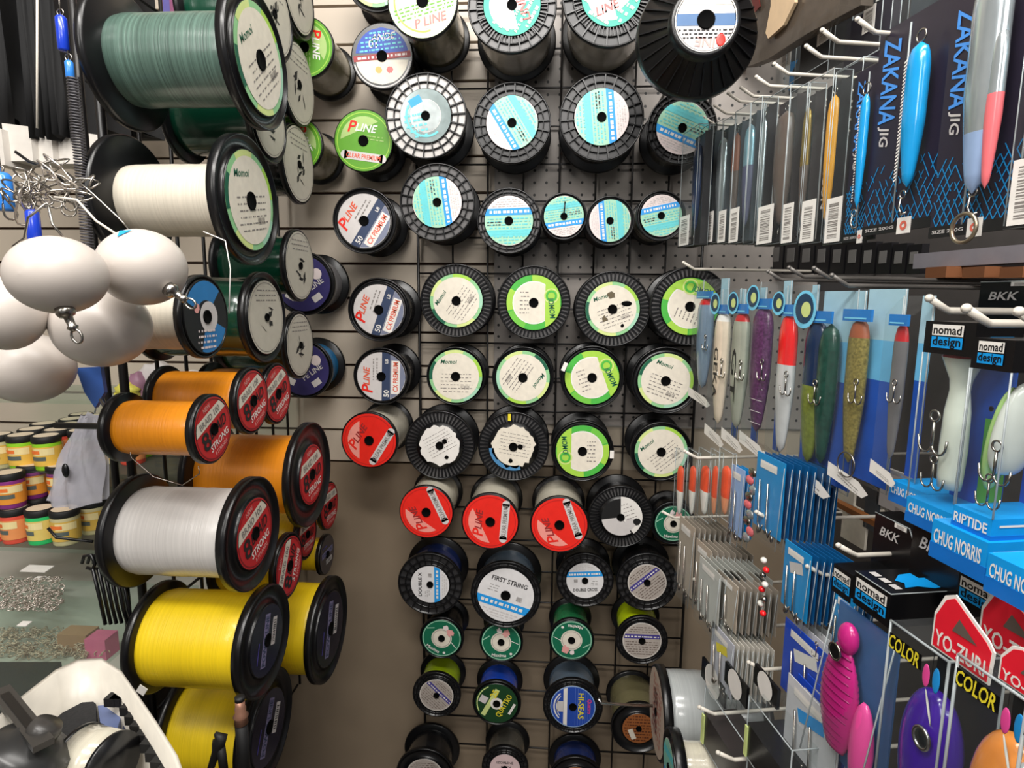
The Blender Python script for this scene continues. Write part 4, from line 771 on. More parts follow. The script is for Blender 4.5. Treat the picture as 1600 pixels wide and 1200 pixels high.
bkk(1528, 1620, 440, 520, .60, 'black lettered hook pack behind the ivory bent peg'); bkk(1365, 1422, 812, 900, .47, 'black lettered hook pack, left of the two above the blue fish header'); bkk(1424, 1500, 822, 945, .455, 'black lettered hook pack with clear rim, right of the two')
# wood rail and white price cards
mw = right_basis(PR(1330, 800, .60)); a = mw.inverted() @ PR(1255, 735, .60); q = mw.inverted() @ PR(1420, 850, .60)
MB().box(a[0], q[0], -.004, .004, -.012, 0, pc('orange_wood_rail', 150, 92, 44)).build('wood_rail', None, mw, 'thin brown wooden rail behind the lower packs', 'rail')
for i, (px0, px1, py0, py1) in enumerate([(1300, 1334, 745, 800), (1316, 1352, 790, 850), (1372, 1424, 735, 800), (1396, 1440, 800, 860), (1352, 1372, 738, 830)]):
    mw, w_, h = rplace(px0, px1, py0, py1, .64); MB().box(-w_ / 2, w_ / 2, 0, h, -.004, 0, [CREAM, CREAM, GRAYL, GRAYL, CARDG][i]).build('price_card', None, mw, ['cream blank card behind the blue hook cards, upper', 'cream blank card behind the blue hook cards, lower', 'light grey card below the glitter lure bag', 'light grey card left of the first blue base', 'slate card between pale cards'][i], 'card')

# ------------------------------------------------------------------ lower right: stacks of carded hooks
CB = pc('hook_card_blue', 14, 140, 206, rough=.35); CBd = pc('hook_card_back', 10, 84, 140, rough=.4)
def stack(px0, px1, py0, py1, c, n, gap, desc, m, mb, group, top=None, hooks=True, edge=None):
    mw, w_, h = rplace(px0, px1, py0, py1, c); x = w_ / 2
    for i in range(n):
        mi_ = mw @ tr(0, -.0015 * i, -gap * i - .0001)
        if i < 2:
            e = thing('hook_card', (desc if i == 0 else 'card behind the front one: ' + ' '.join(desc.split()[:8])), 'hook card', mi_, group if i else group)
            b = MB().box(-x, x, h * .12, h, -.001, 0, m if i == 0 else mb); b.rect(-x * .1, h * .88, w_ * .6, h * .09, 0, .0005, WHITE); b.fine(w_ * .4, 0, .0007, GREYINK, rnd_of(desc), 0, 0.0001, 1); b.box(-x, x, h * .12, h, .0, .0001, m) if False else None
            if i == 0 and top: b.rect(0, h * .72, w_ * .5, h * .14, .3, .0005, top)
            b.build('card', e)
            g = MB(); g.add([(-x, 0, .006), (x, 0, .006), (x, h * .9, .002), (-x, h * .9, .002)], [[0, 1, 2, 3]], CLEAR); g.tube([(x, 0, .006), (x, h * .95, .001)], .0005, CLEARE, 5); g.build('film', e)
            if hooks:
                for sx in (-.25, .05): MB().tube([(w_ * sx, h * .7, .004), (w_ * (sx + .05), h * .2, .005), (w_ * (sx + .15), h * .1, .005), (w_ * (sx + .24), h * .2, .005)], .0012, STEEL, 6).build('hook', e)
                for sx in (-.2, .3): MB().ell((w_ * sx, h * .1, .004), (.003, .005, .002), STEEL, 8, 6).build('sinker', e)
        else:
            if i == 2: proto = e
            c_ = copy_tree(proto, mi_, 'matching card farther back on the peg: ' + ' '.join(desc.split()[:8]), group)
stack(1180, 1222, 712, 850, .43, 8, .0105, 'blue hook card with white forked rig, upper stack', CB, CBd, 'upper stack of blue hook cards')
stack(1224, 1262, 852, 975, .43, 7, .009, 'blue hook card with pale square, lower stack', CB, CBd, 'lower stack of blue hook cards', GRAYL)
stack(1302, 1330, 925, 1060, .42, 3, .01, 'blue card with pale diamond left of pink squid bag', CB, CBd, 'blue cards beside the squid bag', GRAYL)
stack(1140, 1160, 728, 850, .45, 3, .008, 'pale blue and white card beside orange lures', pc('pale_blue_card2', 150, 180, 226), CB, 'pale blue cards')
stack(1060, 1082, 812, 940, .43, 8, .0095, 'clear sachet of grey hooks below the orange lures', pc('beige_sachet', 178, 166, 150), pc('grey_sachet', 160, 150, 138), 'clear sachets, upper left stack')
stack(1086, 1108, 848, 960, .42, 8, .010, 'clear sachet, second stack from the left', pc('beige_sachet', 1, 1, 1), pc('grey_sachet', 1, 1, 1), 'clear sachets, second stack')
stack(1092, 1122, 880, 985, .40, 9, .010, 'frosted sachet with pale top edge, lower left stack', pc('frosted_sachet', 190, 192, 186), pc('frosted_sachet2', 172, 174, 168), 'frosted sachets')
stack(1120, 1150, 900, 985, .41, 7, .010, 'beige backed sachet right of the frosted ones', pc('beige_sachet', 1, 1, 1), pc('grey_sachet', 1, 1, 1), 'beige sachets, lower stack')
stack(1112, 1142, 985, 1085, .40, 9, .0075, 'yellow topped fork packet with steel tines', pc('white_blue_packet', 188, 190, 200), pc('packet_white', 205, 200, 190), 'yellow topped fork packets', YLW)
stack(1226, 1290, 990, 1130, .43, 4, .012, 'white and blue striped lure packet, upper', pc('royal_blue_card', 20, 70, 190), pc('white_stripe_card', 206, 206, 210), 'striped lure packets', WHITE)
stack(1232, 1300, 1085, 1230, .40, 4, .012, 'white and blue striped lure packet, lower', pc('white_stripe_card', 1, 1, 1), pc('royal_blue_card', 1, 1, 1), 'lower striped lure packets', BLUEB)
for i, (a, q) in enumerate([(1054, 1068), (1073, 1087), (1090, 1110), (1108, 1122), (1122, 1142)]):
    mw, w_, h = rplace(a, q, 702, 812, .452 - .002 * i); e = thing('lure_packet', ['orange tipped lure packet, leftmost of five', 'orange tipped lure packet, second of five', 'orange tipped lure packet, third and widest of five', 'speckled orange lure packet, fourth of five', 'all orange lure packet, rightmost of five'][i], 'lure packet', mw, 'orange tipped lure packets')
    b = MB(); shell(b, w_, h, .006, .0005); b.build('sachet', e)
    vlure(e, 'lure', 0, h * .05, h * .78, w_ * .3, [(.5, PEARLW), (1, pc('orange_red_lure', 226, 84, 50))] if i < 3 else [(.4, pc('peach_lure', 226, 150, 110)), (1, pc('orange_red_lure', 1, 1, 1))], -.003, .4)
mw, w_, h = rplace(1163, 1180, 722, 850, .44); e = thing('spoon_rig', 'chain of small silver and pink spoons beside the blue cards', 'lure rig', mw); rr = random.Random(8)
for i in range(9):
    MB().ell((rr.uniform(-.2, .2) * w_, h * (.05 + i * .105), 0), (w_ * .32, h * .06, .003), [SIL, PNK, STEEL][i % 3], 12, 8, Matrix.Rotation(0, 4, 'Z')).build('spoon', e)
mw, w_, h = rplace(1186, 1200, 865, 965, .42); e = thing('bead_rig', 'strand of red and white beads left of the lower blue cards', 'lure rig', mw)
for i in range(8): MB().ell(((-1) ** i * w_ * .15, h * (.06 + i * .12), 0), (w_ * .22, h * .05, .004), [REDL, PEARLW, STEEL][i % 3], 10, 8).build('bead', e)
for i, (px0, px1, py0, py1, c) in enumerate([(1098, 1130, 1048, 1082, .40), (1134, 1164, 1052, 1086, .395), (1180, 1212, 1055, 1088, .39)]):
    mw, w_, h = rplace(px0, px1, py0, py1, c); e = thing('display_foot', ['black tab with white oval, left of three', 'black tab with white oval, middle of three', 'black tab with white oval, right of three'][i], 'tab', mw); MB().box(-w_ / 2, w_ / 2, 0, h, -.004, 0, NBK).build('tab', e); MB().disc(w_ * .32, .0008, WHITE, 0, 20, 0, h * .5).build('white_oval', e)
for i, (px0, px1, py0, py1, c) in enumerate([(1104, 1160, 1112, 1215, .375), (1172, 1228, 1122, 1230, .37)]):
    mw, w_, h = rplace(px0, px1, py0, py1, c); e = thing('hook_box', ['dark brown clear-lidded box at the bottom, left one', 'black clear-lidded box at the bottom, right one'][i], 'hook box', mw); MB().box(-w_ / 2, w_ / 2, 0, h * .55, -.05, 0, [CARDB, NBK][i]).build('tray', e); b = MB(); shell(b, w_, h, .05, .0008); b.build('clear_lid', e); MB().box(-w_ * .52, -w_ * .46, 0, h * .5, -.001, .002, YG).build('edge_strip', e, label='pale yellow edge strip')

# sideways spools on the right side
def rs(px, py, r, Yc, L, rl, kind, ang, wd, wr, desc, **k):
    p = P(px, py, Yc); q_ = Yc / F; spool(basis(-Y_, Z_, -X_, p), desc, r * q_, L, rl * q_, kind, R_(ang), wd, 'plain', wr=wr, **k)
rs(1026, 1112, 74, .93, .17, 70, 'bigred', 0, 'silv2', .92, 'sideways clear line spool with parchment label and rust print', t=.014, hub=.08)
rs(1046, 1200, 62, .80, .12, 46, 'stripe', 200, 'clear', .7, 'sideways black spool with teal label at the bottom edge', t=.016)
b = MB(); p0, p1 = P(940, 1103, .93), P(1020, 1103, .93); p0.z = p1.z; b.tube([p0 + Vector((-.006, 0, .008)), p0, p1], .0025, CHROME, 8); b.build('peg_hook', None, Matrix.Identity(4), 'thin chrome rod through the sideways clear line spool', 'peg hook')

# lower right corner packs
mw, w_, h = rplace(1306, 1386, 960, 1225, .405); e = thing('squid_bag', 'clear bag with magenta ribbed squid lure on blue card', 'lure bag', mw); x = w_ / 2
MB().box(-x, x, 0, h, -.002, 0, pc('steel_blue_card', 60, 100, 150, rough=.35)).build('backing_card', e)
MAG = pc('magenta_lure', 190, 36, 122, rough=.25, coat=.4); HPK = pc('hot_pink_lure', 240, 80, 160, rough=.25, coat=.4)
b = MB(); n = 40; pr = []
for i in range(n + 1):
    t = i / n; rr_ = (.5 * math.sin(math.pi * min(1, t * .92 + .08)) ** .6) * (1 + (.06 if i % 2 else 0)); pr.append((w_ * .62 * rr_ if 0 < i < n else .0001, -h * (.12 + .72 * t)))
b.lathe(pr, MAG, 24, True, tr(-w_ * .16, 0, .012) @ Matrix.Rotation(math.pi / 2, 4, 'X'), sy=.35); b.build('squid_body', e)
b = MB()
for i in range(13):
    ty = h * (.74 - i * .048); hw = w_ * .29 * math.sin(math.pi * (.2 + i * .05)) ; b.tube([(-w_ * .16 + hw * math.cos(a_), ty + .003 * math.sin(a_), .012 + .62 * hw * math.sin(a_) * .62) for a_ in [.25 + q_ * .38 for q_ in range(8)]], .0011, pc('dark_magenta', 130, 16, 84, rough=.3), 5)
b.build('body_ribs', e, kind=None)
b = MB(); b.ell((w_ * .27, h * .28, .012), (w_ * .17, h * .3, .008), HPK, 18, 12); b.build('pink_skirt', e)
b = MB(); b.ell((-w_ * .1, h * .86, .012), (w_ * .15, h * .1, .008), MAG, 16, 10); b.disc(w_ * .09, .0245, BLK, 0, 20, -w_ * .12, h * .78); ring(b, -w_ * .12, h * .78, .024, w_ * .1, .0012, STEEL); b.build('squid_head', e)
b = MB(); x = w_ / 2; b.add([(-x, 0, .03), (x, 0, .03), (x, h, .004), (-x, h, .004), (x, 0, 0), (x, h, 0)], [[0, 1, 2, 3], [1, 4, 5, 2]], CLEAR); b.tube([(x, 0, .03), (x, h, .004)], .0009, CLEARE, 5); b.tube([(-x, 0, .03), (-x, h, .004)], .0009, CLEARE, 5); b.build('bag_film', e); treble(e, -w_ * .42, h * .72, .026, h * .1)
def header_box(px0, px1, py0, py1, c, desc, t, fish=True):
    mw, w_, h = rplace(px0, px1, py0, py1, c); e = thing('header_box', desc, 'lure box', mw); x = w_ / 2
    b = MB().box(-x, x, 0, h, -t, 0, NBK); header_txt(b, w_, h * .5, h * .9, .0008, .86, 0); b.build('box', e)
    if fish:
        b = MB(); sil = [(-.3, -.12), (-.05, -.28), (.1, -.22), (.3, -.3), (.26, -.12), (.38, .05), (.3, .3), (.16, .42), (.05, .2), (-.1, .24), (-.1, .06), (-.34, .06)]
        b.add([(u_ * w_ * .9 + .002, h + .0006, -t * (.52 + v_ * .9)) for u_, v_ in sil], [list(range(len(sil)))], NB)
        for k_ in range(3): b.add([(-x * .8 + k_ * x * .55, h + .0006, -t * .12), (-x * .4 + k_ * x * .55, h + .0006, -t * .12), (-x * .4 + k_ * x * .55, h + .0006, -t * .2), (-x * .8 + k_ * x * .55, h + .0006, -t * .2)], [[0, 1, 2, 3]], JW)
        b.build('top_print', e, label='blue fish silhouette and white words'); b = MB(); b.tube([(x, h, -t), (x, h, 0), (-x, h, 0)], .0006, CLEARE, 5); b.build('clear_edge', e)
header_box(1336, 1388, 908, 962, .40, 'black header box with blue fish on its top', .085); header_box(1302, 1330, 888, 934, .42, 'small black header box left of the one with the blue fish', .07, False)
header_box(1498, 1560, 905, 960, .44, 'black box with half hidden blue fish behind the red tags', .10)
RT = pc('tag_red', 226, 30, 50, rough=.35)
def yztag(px0, px1, py0, py1, c, desc):
    mw, w_, h = rplace(px0, px1, py0, py1, c); e = thing('hang_tag', desc, 'hang tag', mw, 'red hang tags'); x = w_ / 2
    b = MB(); b.prism([(-x, 0), (x, 0), (x * 1.05, h * .5), (x * .85, h * .62), (-x * .35, h), (-x * .7, h * .9), (-x, h * .55)], -.0012, 0, WHITE); b.prism([(-x * .93, h * .03), (x * .93, h * .03), (x * .97, h * .48), (x * .78, h * .58), (-x * .35, h * .94), (-x * .62, h * .85), (-x * .93, h * .52)], 0, .0004, RT)
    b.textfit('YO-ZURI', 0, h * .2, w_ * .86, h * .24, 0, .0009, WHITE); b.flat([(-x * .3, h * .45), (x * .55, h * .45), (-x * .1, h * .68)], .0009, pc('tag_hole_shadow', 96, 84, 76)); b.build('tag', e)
yztag(1463, 1548, 935, 1042, .368, 'red hang tag reading YO-ZURI, left one'); yztag(1537, 1640, 925, 1040, .43, 'red hang tag reading YO-ZURI, upper right one'); yztag(1568, 1660, 1020, 1095, .335, 'red hang tag reading YO-ZURI, lower one at the right edge')
def slow(px0, px1, py0, py1, c, desc, lure, t=.05):
    mw, w_, h = rplace(px0, px1, py0, py1, c); e = thing('madai_lure_box', desc, 'lure box', mw, 'clear boxes with big headed lures'); x = w_ / 2
    b = MB(); shell(b, w_, h, t, .0012); b.build('clear_box', e)
    k = MB().box(-x, x, 0, h, -t, -t + .001, NBK); k.build('backing_card', e)
    g = MB(); g.add([(-x, h * .86, .0006), (x * .2, h * .86, .0006), (x * .2, h * .94, .0006), (-x, h * .94, .0006)], [[0, 1, 2, 3]], NBK); g.textfit('COLOR', -x * .4, h * .9, w_ * .55, h * .075, 0, .0012, YLW, .1)
    g.ell((w_ * .2, h * .86, .001), (w_ * .06, h * .06, .0006), HPK, 14, 8); g.ell((w_ * .36, h * .87, .001), (w_ * .06, h * .065, .0006), BLUEB, 14, 8); g.add([(-x, h * .0, -t * .9), (-x, h, -t * .9), (-x + .001, h, -t * .9)], [[0, 1, 2]], NBK); g.build('printed_band', e)
    b = MB(); m1, m2 = lure
    b.ell((-w_ * .04, h * .36, -t * .5), (w_ * .46, h * .46, t * .36), m1, 28, 20, None, lambda d: 1 - .25 * max(0, d.y) ** 2)
    b.build('lure_body', e); b = MB(); b.ell((0, 0, 0), (w_ * .15, h * .3, t * .2), m2, 20, 12, tr(w_ * (.22 if m2 is not m1 else .0), h * .36, -t * .34)); b.build('lure_flank', e)
    b = MB(); ex, ey, er = w_ * .12, h * .5, w_ * .13
    b.ell((ex, ey, -t * .14), (er, er * 1.15, t * .05), pc('eye_black', 12, 20, 24, rough=.1, coat=1), 24, 10); b.tube([(ex + er * math.cos(a_), ey + er * 1.15 * math.sin(a_), -t * .12) for a_ in [i * math.pi / 12 for i in range(24)]], .0018, CHROME, 6, closed=True); b.build('eye', e)
    b = MB(); b.ell((0, 0, 0), (w_ * .012, h * .09, .001), WHITE, 10, 6, tr(w_ * .1, h * .66, -t * .2) @ Matrix.Rotation(.3, 4, 'Z')); b.build('highlight_stripe', e)
PPL = pc('deep_purple_lure', 66, 20, 160, rough=.18, coat=.7); ORL = pc('tangerine_lure', 244, 150, 66, rough=.2, coat=.6); PW2 = pc('silver_grey_lure', 186, 186, 188, rough=.2, coat=.5)
slow(1383, 1458, 988, 1300, .385, 'clear box with deep purple big eyed lure', (PPL, PPL)); slow(1487, 1584, 1046, 1400, .36, 'clear box with orange headed lure and dark eye', (ORL, PW2)); slow(1594, 1700, 1128, 1500, .345, 'clear box at the bottom right corner showing only its yellow word', (PW2, ORL))

# ------------------------------------------------------------------ left side
def float_(px, py, rx, ry, Yc, desc, sw=None, blue=None):
    p = P(px, py, Yc); k = Yc / F; e = thing('float_ball', desc, 'float', back_basis(p), 'white round floats'); r = rx * k * .92
    b = MB(); b.ell((0, 0, 0), (r, ry * k, r), pc('white_foam_float', 198, 189, 181, rough=.38, var=.03, scale=12), 40, 28); b.build('ball', e)
    b = MB(); b.lathe([(r * 1.0, -.0006), (r * 1.004, 0), (r * 1.0, .0006)], pc('float_seam', 208, 200, 192), 48, True, Matrix.Rotation(math.pi / 2, 4, 'X') @ Matrix.Diagonal((1, 1, 1, 1))); 
    if sw is not None:
        b = MB(); dx, dy = sw; xf = tr(dx * r * .97, dy * ry * k * .95, r * .3) @ Matrix.Rotation(math.atan2(-dx, dy) + math.pi, 4, 'Z') @ Matrix.Rotation(math.pi / 2, 4, 'X')
        b.lathe([(.0001, -.002), (.007, -.002), (.0075, .003), (.006, .006), (.0035, .007), (.003, .014), (.0045, .016), (.0025, .019), (.0001, .02)], STEEL, 16, True, xf); 
        xf2 = xf @ tr(0, 0, .024); b.tube([xf2 @ Vector((.0045 * math.cos(t), 0, .006 * math.sin(t))) for t in [i * math.pi / 8 for i in range(16)]], .0011, STEEL, 6, closed=True); b.build('swivel', e)
    if blue: b = MB(); b.add([(-.005, ry * k * .9, r * .5), (.006, ry * k * .93, r * .45), (-.001, ry * k * .72, r * .75)], [[0, 1, 2]], BLUEB); b.build('blue_mark', e)
float_(90, 430, 77, 62, .49, 'white float at centre with steel swivel pointing down', (.35, -.92))
float_(222, 418, 71, 60, .57, 'white float with swivel at its right and blue mark on top', (.88, -.6), True)
float_(160, 510, 78, 66, .60, 'white float below and between the two front ones')
float_(8, 490, 62, 60, .55, 'white float cut by the left edge, middle height')
float_(45, 575, 72, 58, .64, 'lowest white float at the left')
# wire tangle and rods
rr = random.Random(21); e = thing('snap_hook_bunch', 'tangle of steel snap clips above the white floats', 'snap hooks', back_basis(P(70, 300, .62)))
for i in range(26):
    cx, cy = rr.gauss(0, .017), rr.gauss(.0, .014); a_ = rr.uniform(0, 6.28); L = rr.uniform(.01, .024); wd = rr.uniform(.004, .007); z = rr.uniform(-.02, .02); b = MB()
    pts = [(wd * math.cos(t), L * math.sin(t), .004 * math.sin(2 * t)) for t in [q_ * math.pi / 8 for q_ in range(16)]]
    b.tube(pts, .0011, STEEL if i % 4 else pc('bright_wire', 206, 196, 186, rough=.25, metal=.8), 6, tr(cx, cy, z) @ Matrix.Rotation(a_, 4, 'Z') @ Matrix.Rotation(rr.uniform(-.6, .6), 4, 'X'), closed=True); b.build('snap_clip', e)
def wire(pts, r, m, name, desc, cat, Yc):
    b = MB(); o0 = P(*pts[0], Yc); b.tube([P(x, y, Yc) - o0 for x, y in pts], r, m, 7); return b.build(name, None, Matrix.Translation(o0), desc, cat)
wire([(85, 308), (120, 312), (150, 345), (196, 375)], .0012, PEARL, 'float_leader', 'pale wire leader running to the top of the right float', 'wire', .57)
wire([(105, 270), (140, 298), (185, 340), (205, 362)], .0009, STEEL, 'float_leader', 'thin grey leader wire crossing the dark flange', 'wire', .60)
wire([(72, 318), (44, 340), (38, 372), (20, 385)], .0012, STEEL, 'float_leader', 'bent leader wire dropping to the left float', 'wire', .56)
wire([(75, 320), (82, 350), (100, 372)], .0012, STEEL, 'float_leader', 'short leader wire above the centre float', 'wire', .55)
wire([(24, 237), (45, 252), (80, 265), (100, 285)], .0016, BLK, 'cable', 'black cable end over the white cards', 'cable', .64)
wire([(58, -10), (58, 100), (58, 200)], .0015, PEARL, 'rod', 'thin pale rod hanging before the dark coats', 'rod', .8)
wire([(318, 362), (352, 376), (360, 420), (358, 490)], .0007, WHITE, 'loose_line', 'white loose line hanging from the white braid spool', 'line', .70)
wire([(198, 680), (205, 715), (240, 745), (285, 758), (312, 740), (310, 728)], .0006, STEEL, 'loose_line', 'thin loose line looping under the orange spool', 'line', .66)
b = MB(); pts = []; o0 = P(118, 130, .72)
for i in range(420):
    t = i / 419; p = P(114 + 24 * t, 120 + 270 * t, .72) - o0; pts.append(p + Vector((math.cos(i * .9) * .0065, math.sin(i * .9) * .0065, 0)))
b.tube(pts, .0011, pc('spring_dark', 70, 68, 72, rough=.35), 5); b.build('coil_lanyard', None, Matrix.Translation(o0), 'grey coiled lanyard hanging down beside the black grid post', 'lanyard')
for i, (px, py0, py1, r, Yc, d) in enumerate([(100, 25, 80, 8, .72, 'dark blue tube on a clip at the top left'), (110, 95, 123, 6, .72, 'light blue short tube joined to the coiled lanyard'), (56, 328, 388, 10, .60, 'bright blue tube behind the wire tangle'), (8, 270, 330, 14, .66, 'blue and white cylinder at the left edge')]):
    p = P(px, py1, Yc); q_ = P(px, py0, Yc); L = q_.z - p.z; rr_ = r * Yc / F; e = thing('blue_tube', d, 'tube', Matrix.Translation(p))
    MB().lathe([(.0001, 0), (rr_ * .8, 0), (rr_, rr_ * .3), (rr_, L - rr_ * .4), (rr_ * .7, L), (.0001, L)], pc(['royal_tube', 'sky_tube', 'royal_tube', 'sky_tube'][i], *[(24, 60, 190), (50, 130, 220), (1, 1, 1), (1, 1, 1)][i], rough=.25, coat=.4), 20).build('barrel', e)
    b = MB(); ring(b, 0, 0, 0, .004, .0009); b2 = MB(); b2.tube([(.004 * math.cos(t), 0, L + .004 + .004 * math.sin(t)) for t in [k_ * math.pi / 6 for k_ in range(12)]], .0008, STEEL, 6, closed=True); b2.tube([(0, 0, L), (0, 0, L + .03)], .0009, STEEL, 6); b2.build('clip_ring', e)
# dark coats
CO = pc('black_fabric', 9, 9, 11, rough=.8, var=.4, scale=12)
for i, (x0, x1, y1, Yc) in enumerate([(-30, 32, 205, .97), (22, 72, 203, 1.06), (64, 120, 214, .97), (112, 175, 205, 1.06), (165, 232, 210, 1.15)]):
    p0, p1 = P(x0, y1, Yc), P(x1, y1, Yc); w_ = p1.x - p0.x; top = P((x0 + x1) / 2, -60, Yc).z; e = thing('hanging_bag', ['black folded fabric bag at the far left edge', 'black folded fabric bag behind the pale rod', 'black folded fabric bag beside the blue tubes', 'black folded fabric bag behind the grid post', 'black folded fabric bag behind the green spool'][i], 'fabric bag', Matrix.Translation((p0.x, Yc, p0.z)))
    b = MB(); vs = []; n = 24; rr = random.Random(i)
    ph = rr.random() * 6
    for z in (0, .4, 1):
        for j in range(n + 1): vs.append((w_ * j / n, .012 * math.sin(j * 1.7 + ph + z) - .02, z * (top - p0.z) - (.012 * rr.random() if z == 0 else 0)))
    m_ = len(vs)
    for z in (0, .4, 1):
        for j in range(n + 1): vs.append((w_ * j / n, .05, z * (top - p0.z)))
    fs = []
    for q_ in range(2):
        for j in range(n): a_ = q_ * (n + 1) + j; fs.append([a_, a_ + 1, a_ + n + 2, a_ + n + 1]); fs.append([m_ + a_ + 1, m_ + a_, m_ + a_ + n + 1, m_ + a_ + n + 2])
        for s_ in (0, n): a_ = q_ * (n + 1) + s_; fs.append([a_, a_ + n + 1, m_ + a_ + n + 1, m_ + a_])
    for j in range(n): fs.append([j, m_ + j, m_ + j + 1, j + 1])
    b.add(vs, fs, CO, True); b.build('fabric', e)
for i, (x0, x1, ya, yb) in enumerate([(-12, 8, 195, 258), (8, 52, 192, 252), (50, 84, 202, 254), (82, 130, 202, 256), (140, 178, 208, 262)]):
    Yc = .93 + .012 * i; p0, p1 = P(x0, yb, Yc), P(x1, yb, Yc); t_ = P(x0, ya, Yc).z - p0.z; t2 = t_ - .006
    b = MB(); w_ = p1.x - p0.x; b.add([(0, 0, 0), (w_, 0, 0), (w_, 0, t2), (0, 0, t_), (0, .05, 0), (w_, .05, 0), (w_, .05, t2), (0, .05, t_)], [[0, 1, 2, 3], [7, 6, 5, 4], [3, 2, 6, 7], [0, 3, 7, 4], [1, 5, 6, 2], [0, 4, 5, 1]], pc('white_carton', 214, 208, 200))
    b.build('white_carton', None, Matrix.Translation(p0), ['white carton cut by the left edge under black bags', 'white carton, tallest in the stepped row', 'white carton, third in the stepped row', 'white carton beside the coiled lanyard', 'white carton between grid post and dark flange'][i], 'carton')
for i in range(6):
    px = 254 + i * 13; p = P(px, 36 - i * .5, 1.12); t_ = P(px, -30, 1.12).z - p.z; MB().box(0, .018, 0, .06, 0, t_, [PURP, pc('plum_pack', 120, 40, 90), pc('brick_pack', 190, 66, 40), pc('orange_pack', 240, 96, 36), pc('orange_pack', 1, 1, 1), pc('orange_pack', 1, 1, 1)][i], Matrix.Rotation(.15, 4, 'Z')).build('soft_bait_pack', None, Matrix.Translation(p), ['violet pack above the grey green spool', 'plum pack above the grey green spool', 'brick red pack above the grey green spool', 'orange pack next to the brick red one', 'orange pack, second from right above the green spool', 'orange pack touching the lime rimmed flange'][i], 'bait pack')
p = P(258, 35, .97); 

# glass shelves and bait jars
def shelf_glass(px0, px1, py, Yf, desc, col=GLASS):
    p = P(px0, py, Yf); x1 = min(P(px1, py, Yf).x, LX - .012); b = MB().box(0, x1 - p.x, 0, WALL - Yf - .005, -.008, 0, col); b.build('glass_shelf', None, Matrix.Translation(p), desc, 'glass shelf'); return p.z
def jar_proto(body, band):
    e = thing('bait_jar', 'jar', 'bait jar', Matrix.Identity(4)); r, h = .0235, .068
    MB().lathe([(.0001, 0), (r * .9, 0), (r * .94, .002), (r, h * .78), (r, h * .8), (.0001, h * .8)], body, 24).build('jar_body', e)
    b = MB(); b.lathe([(r * .96 + .0006, h * .14), (r * 1.0 + .0006, h * .7)], band, 24); b.lathe([(r * .975 + .0009, h * .3), (r * .985 + .0009, h * .42)], pc('jar_print_slate', 90, 100, 96), 6, False, t0=4.1, t1=5.3)
    b.lathe([(r * .985 + .0009, h * .46), (r * .995 + .0009, h * .66)], pc('jar_print_cream', 240, 220, 160), 8, False, t0=4.4, t1=5.9); b.lathe([(r * .99 + .0012, h * .5), (r * .99 + .0012, h * .6)], pc('jar_print_orange', 236, 120, 50), 6, False, t0=3.9, t1=4.9); b.build('wrap_label', e)
    l = MB(); l.lathe([(.0001, h * .8), (r * 1.02, h * .8), (r * 1.06, h * .84), (r * 1.06, h * .97), (r * .98, h), (r * .9, h - .001), (.0001, h - .001)], BLKM, 24); ll = l.build('lid', e)
    MB().disc(r * .88, h - .0002, pc('lid_sticker', 222, 206, 182), 0, 24).build('lid_sticker', ll)
    return e
JB = {'lime': jar_proto(pc('lime_jar', 150, 214, 40), pc('lime_wrap', 236, 190, 80)), 'purple': jar_proto(pc('purple_jar', 140, 50, 130), pc('orange_wrap', 234, 150, 50)), 'red': jar_proto(pc('coral_jar', 232, 84, 66), pc('peach_wrap', 236, 150, 90)), 'green': jar_proto(pc('spring_green_jar', 50, 200, 110), pc('cream_wrap', 226, 200, 110)), 'beige': jar_proto(pc('beige_jar', 206, 196, 150), pc('gold_wrap', 220, 180, 80))}
used = set()
def jar(kind, x, y, z, label, group):
    mw = Matrix.Translation((x, y, z)) @ Matrix.Rotation(((x * 37 + y * 91) % 1) * .8 - .4, 4, 'Z')
    if kind not in used: used.add(kind); o = JB[kind]; o.matrix_world = mw; o['label'] = label; o['group'] = group; return
    copy_tree(JB[kind], mw, label, group)
z0s = shelf_glass(-60, 400, 622, 1.15, 'topmost glass shelf seen behind the grid below the floats')
z1 = shelf_glass(-60, 400, 735, 1.06, 'upper glass shelf carrying bait jars')
x0 = P(-20, 700, 1.09).x
k_ = 0
FR = {0: [('beige', 'beige jar with orange print at the left edge, upper shelf front'), ('lime', 'lime jar with red orange print, upper shelf front'), ('lime', 'lime jar beside the grey plastic bag, upper shelf front')]}
for i in range(3):
    p = P([2, 38, 77][i], 730, 1.09); jar(FR[0][i][0], p.x, 1.09, z1, FR[0][i][1], 'bait jars on the upper shelf')
for row in range(1, 5):
    for i in range(5):
        x = P(2 + i * 40, 700, 1.09).x + (row % 2) * .02
        if x > LX - .05: continue
        jar(['lime', 'beige', 'red'][(row + i) % 3], x, 1.09 + row * .052, z1, 'bait jar with pale round lid in the rows behind, upper shelf', 'back rows of bait jars on the upper shelf')
z2 = shelf_glass(-60, 170, 852, 1.0, 'lower glass shelf carrying bait jars')
for i, (px, kd, d) in enumerate([(-6, 'red', 'coral jar cut by the left edge, lower shelf'), (28, 'red', 'coral jar under the stacked purple one'), (68, 'green', 'spring green jar, lower shelf front'), (106, 'beige', 'beige jar at the right end of the lower shelf front')]):
    p = P(px, 848, 1.03); jar(kd, p.x, 1.03, z2, d, 'bait jars on the lower shelf')
    if px == 28: jar('purple', p.x - .002, 1.03, z2 + .069, 'purple jar stacked on a coral jar', 'bait jars on the lower shelf')
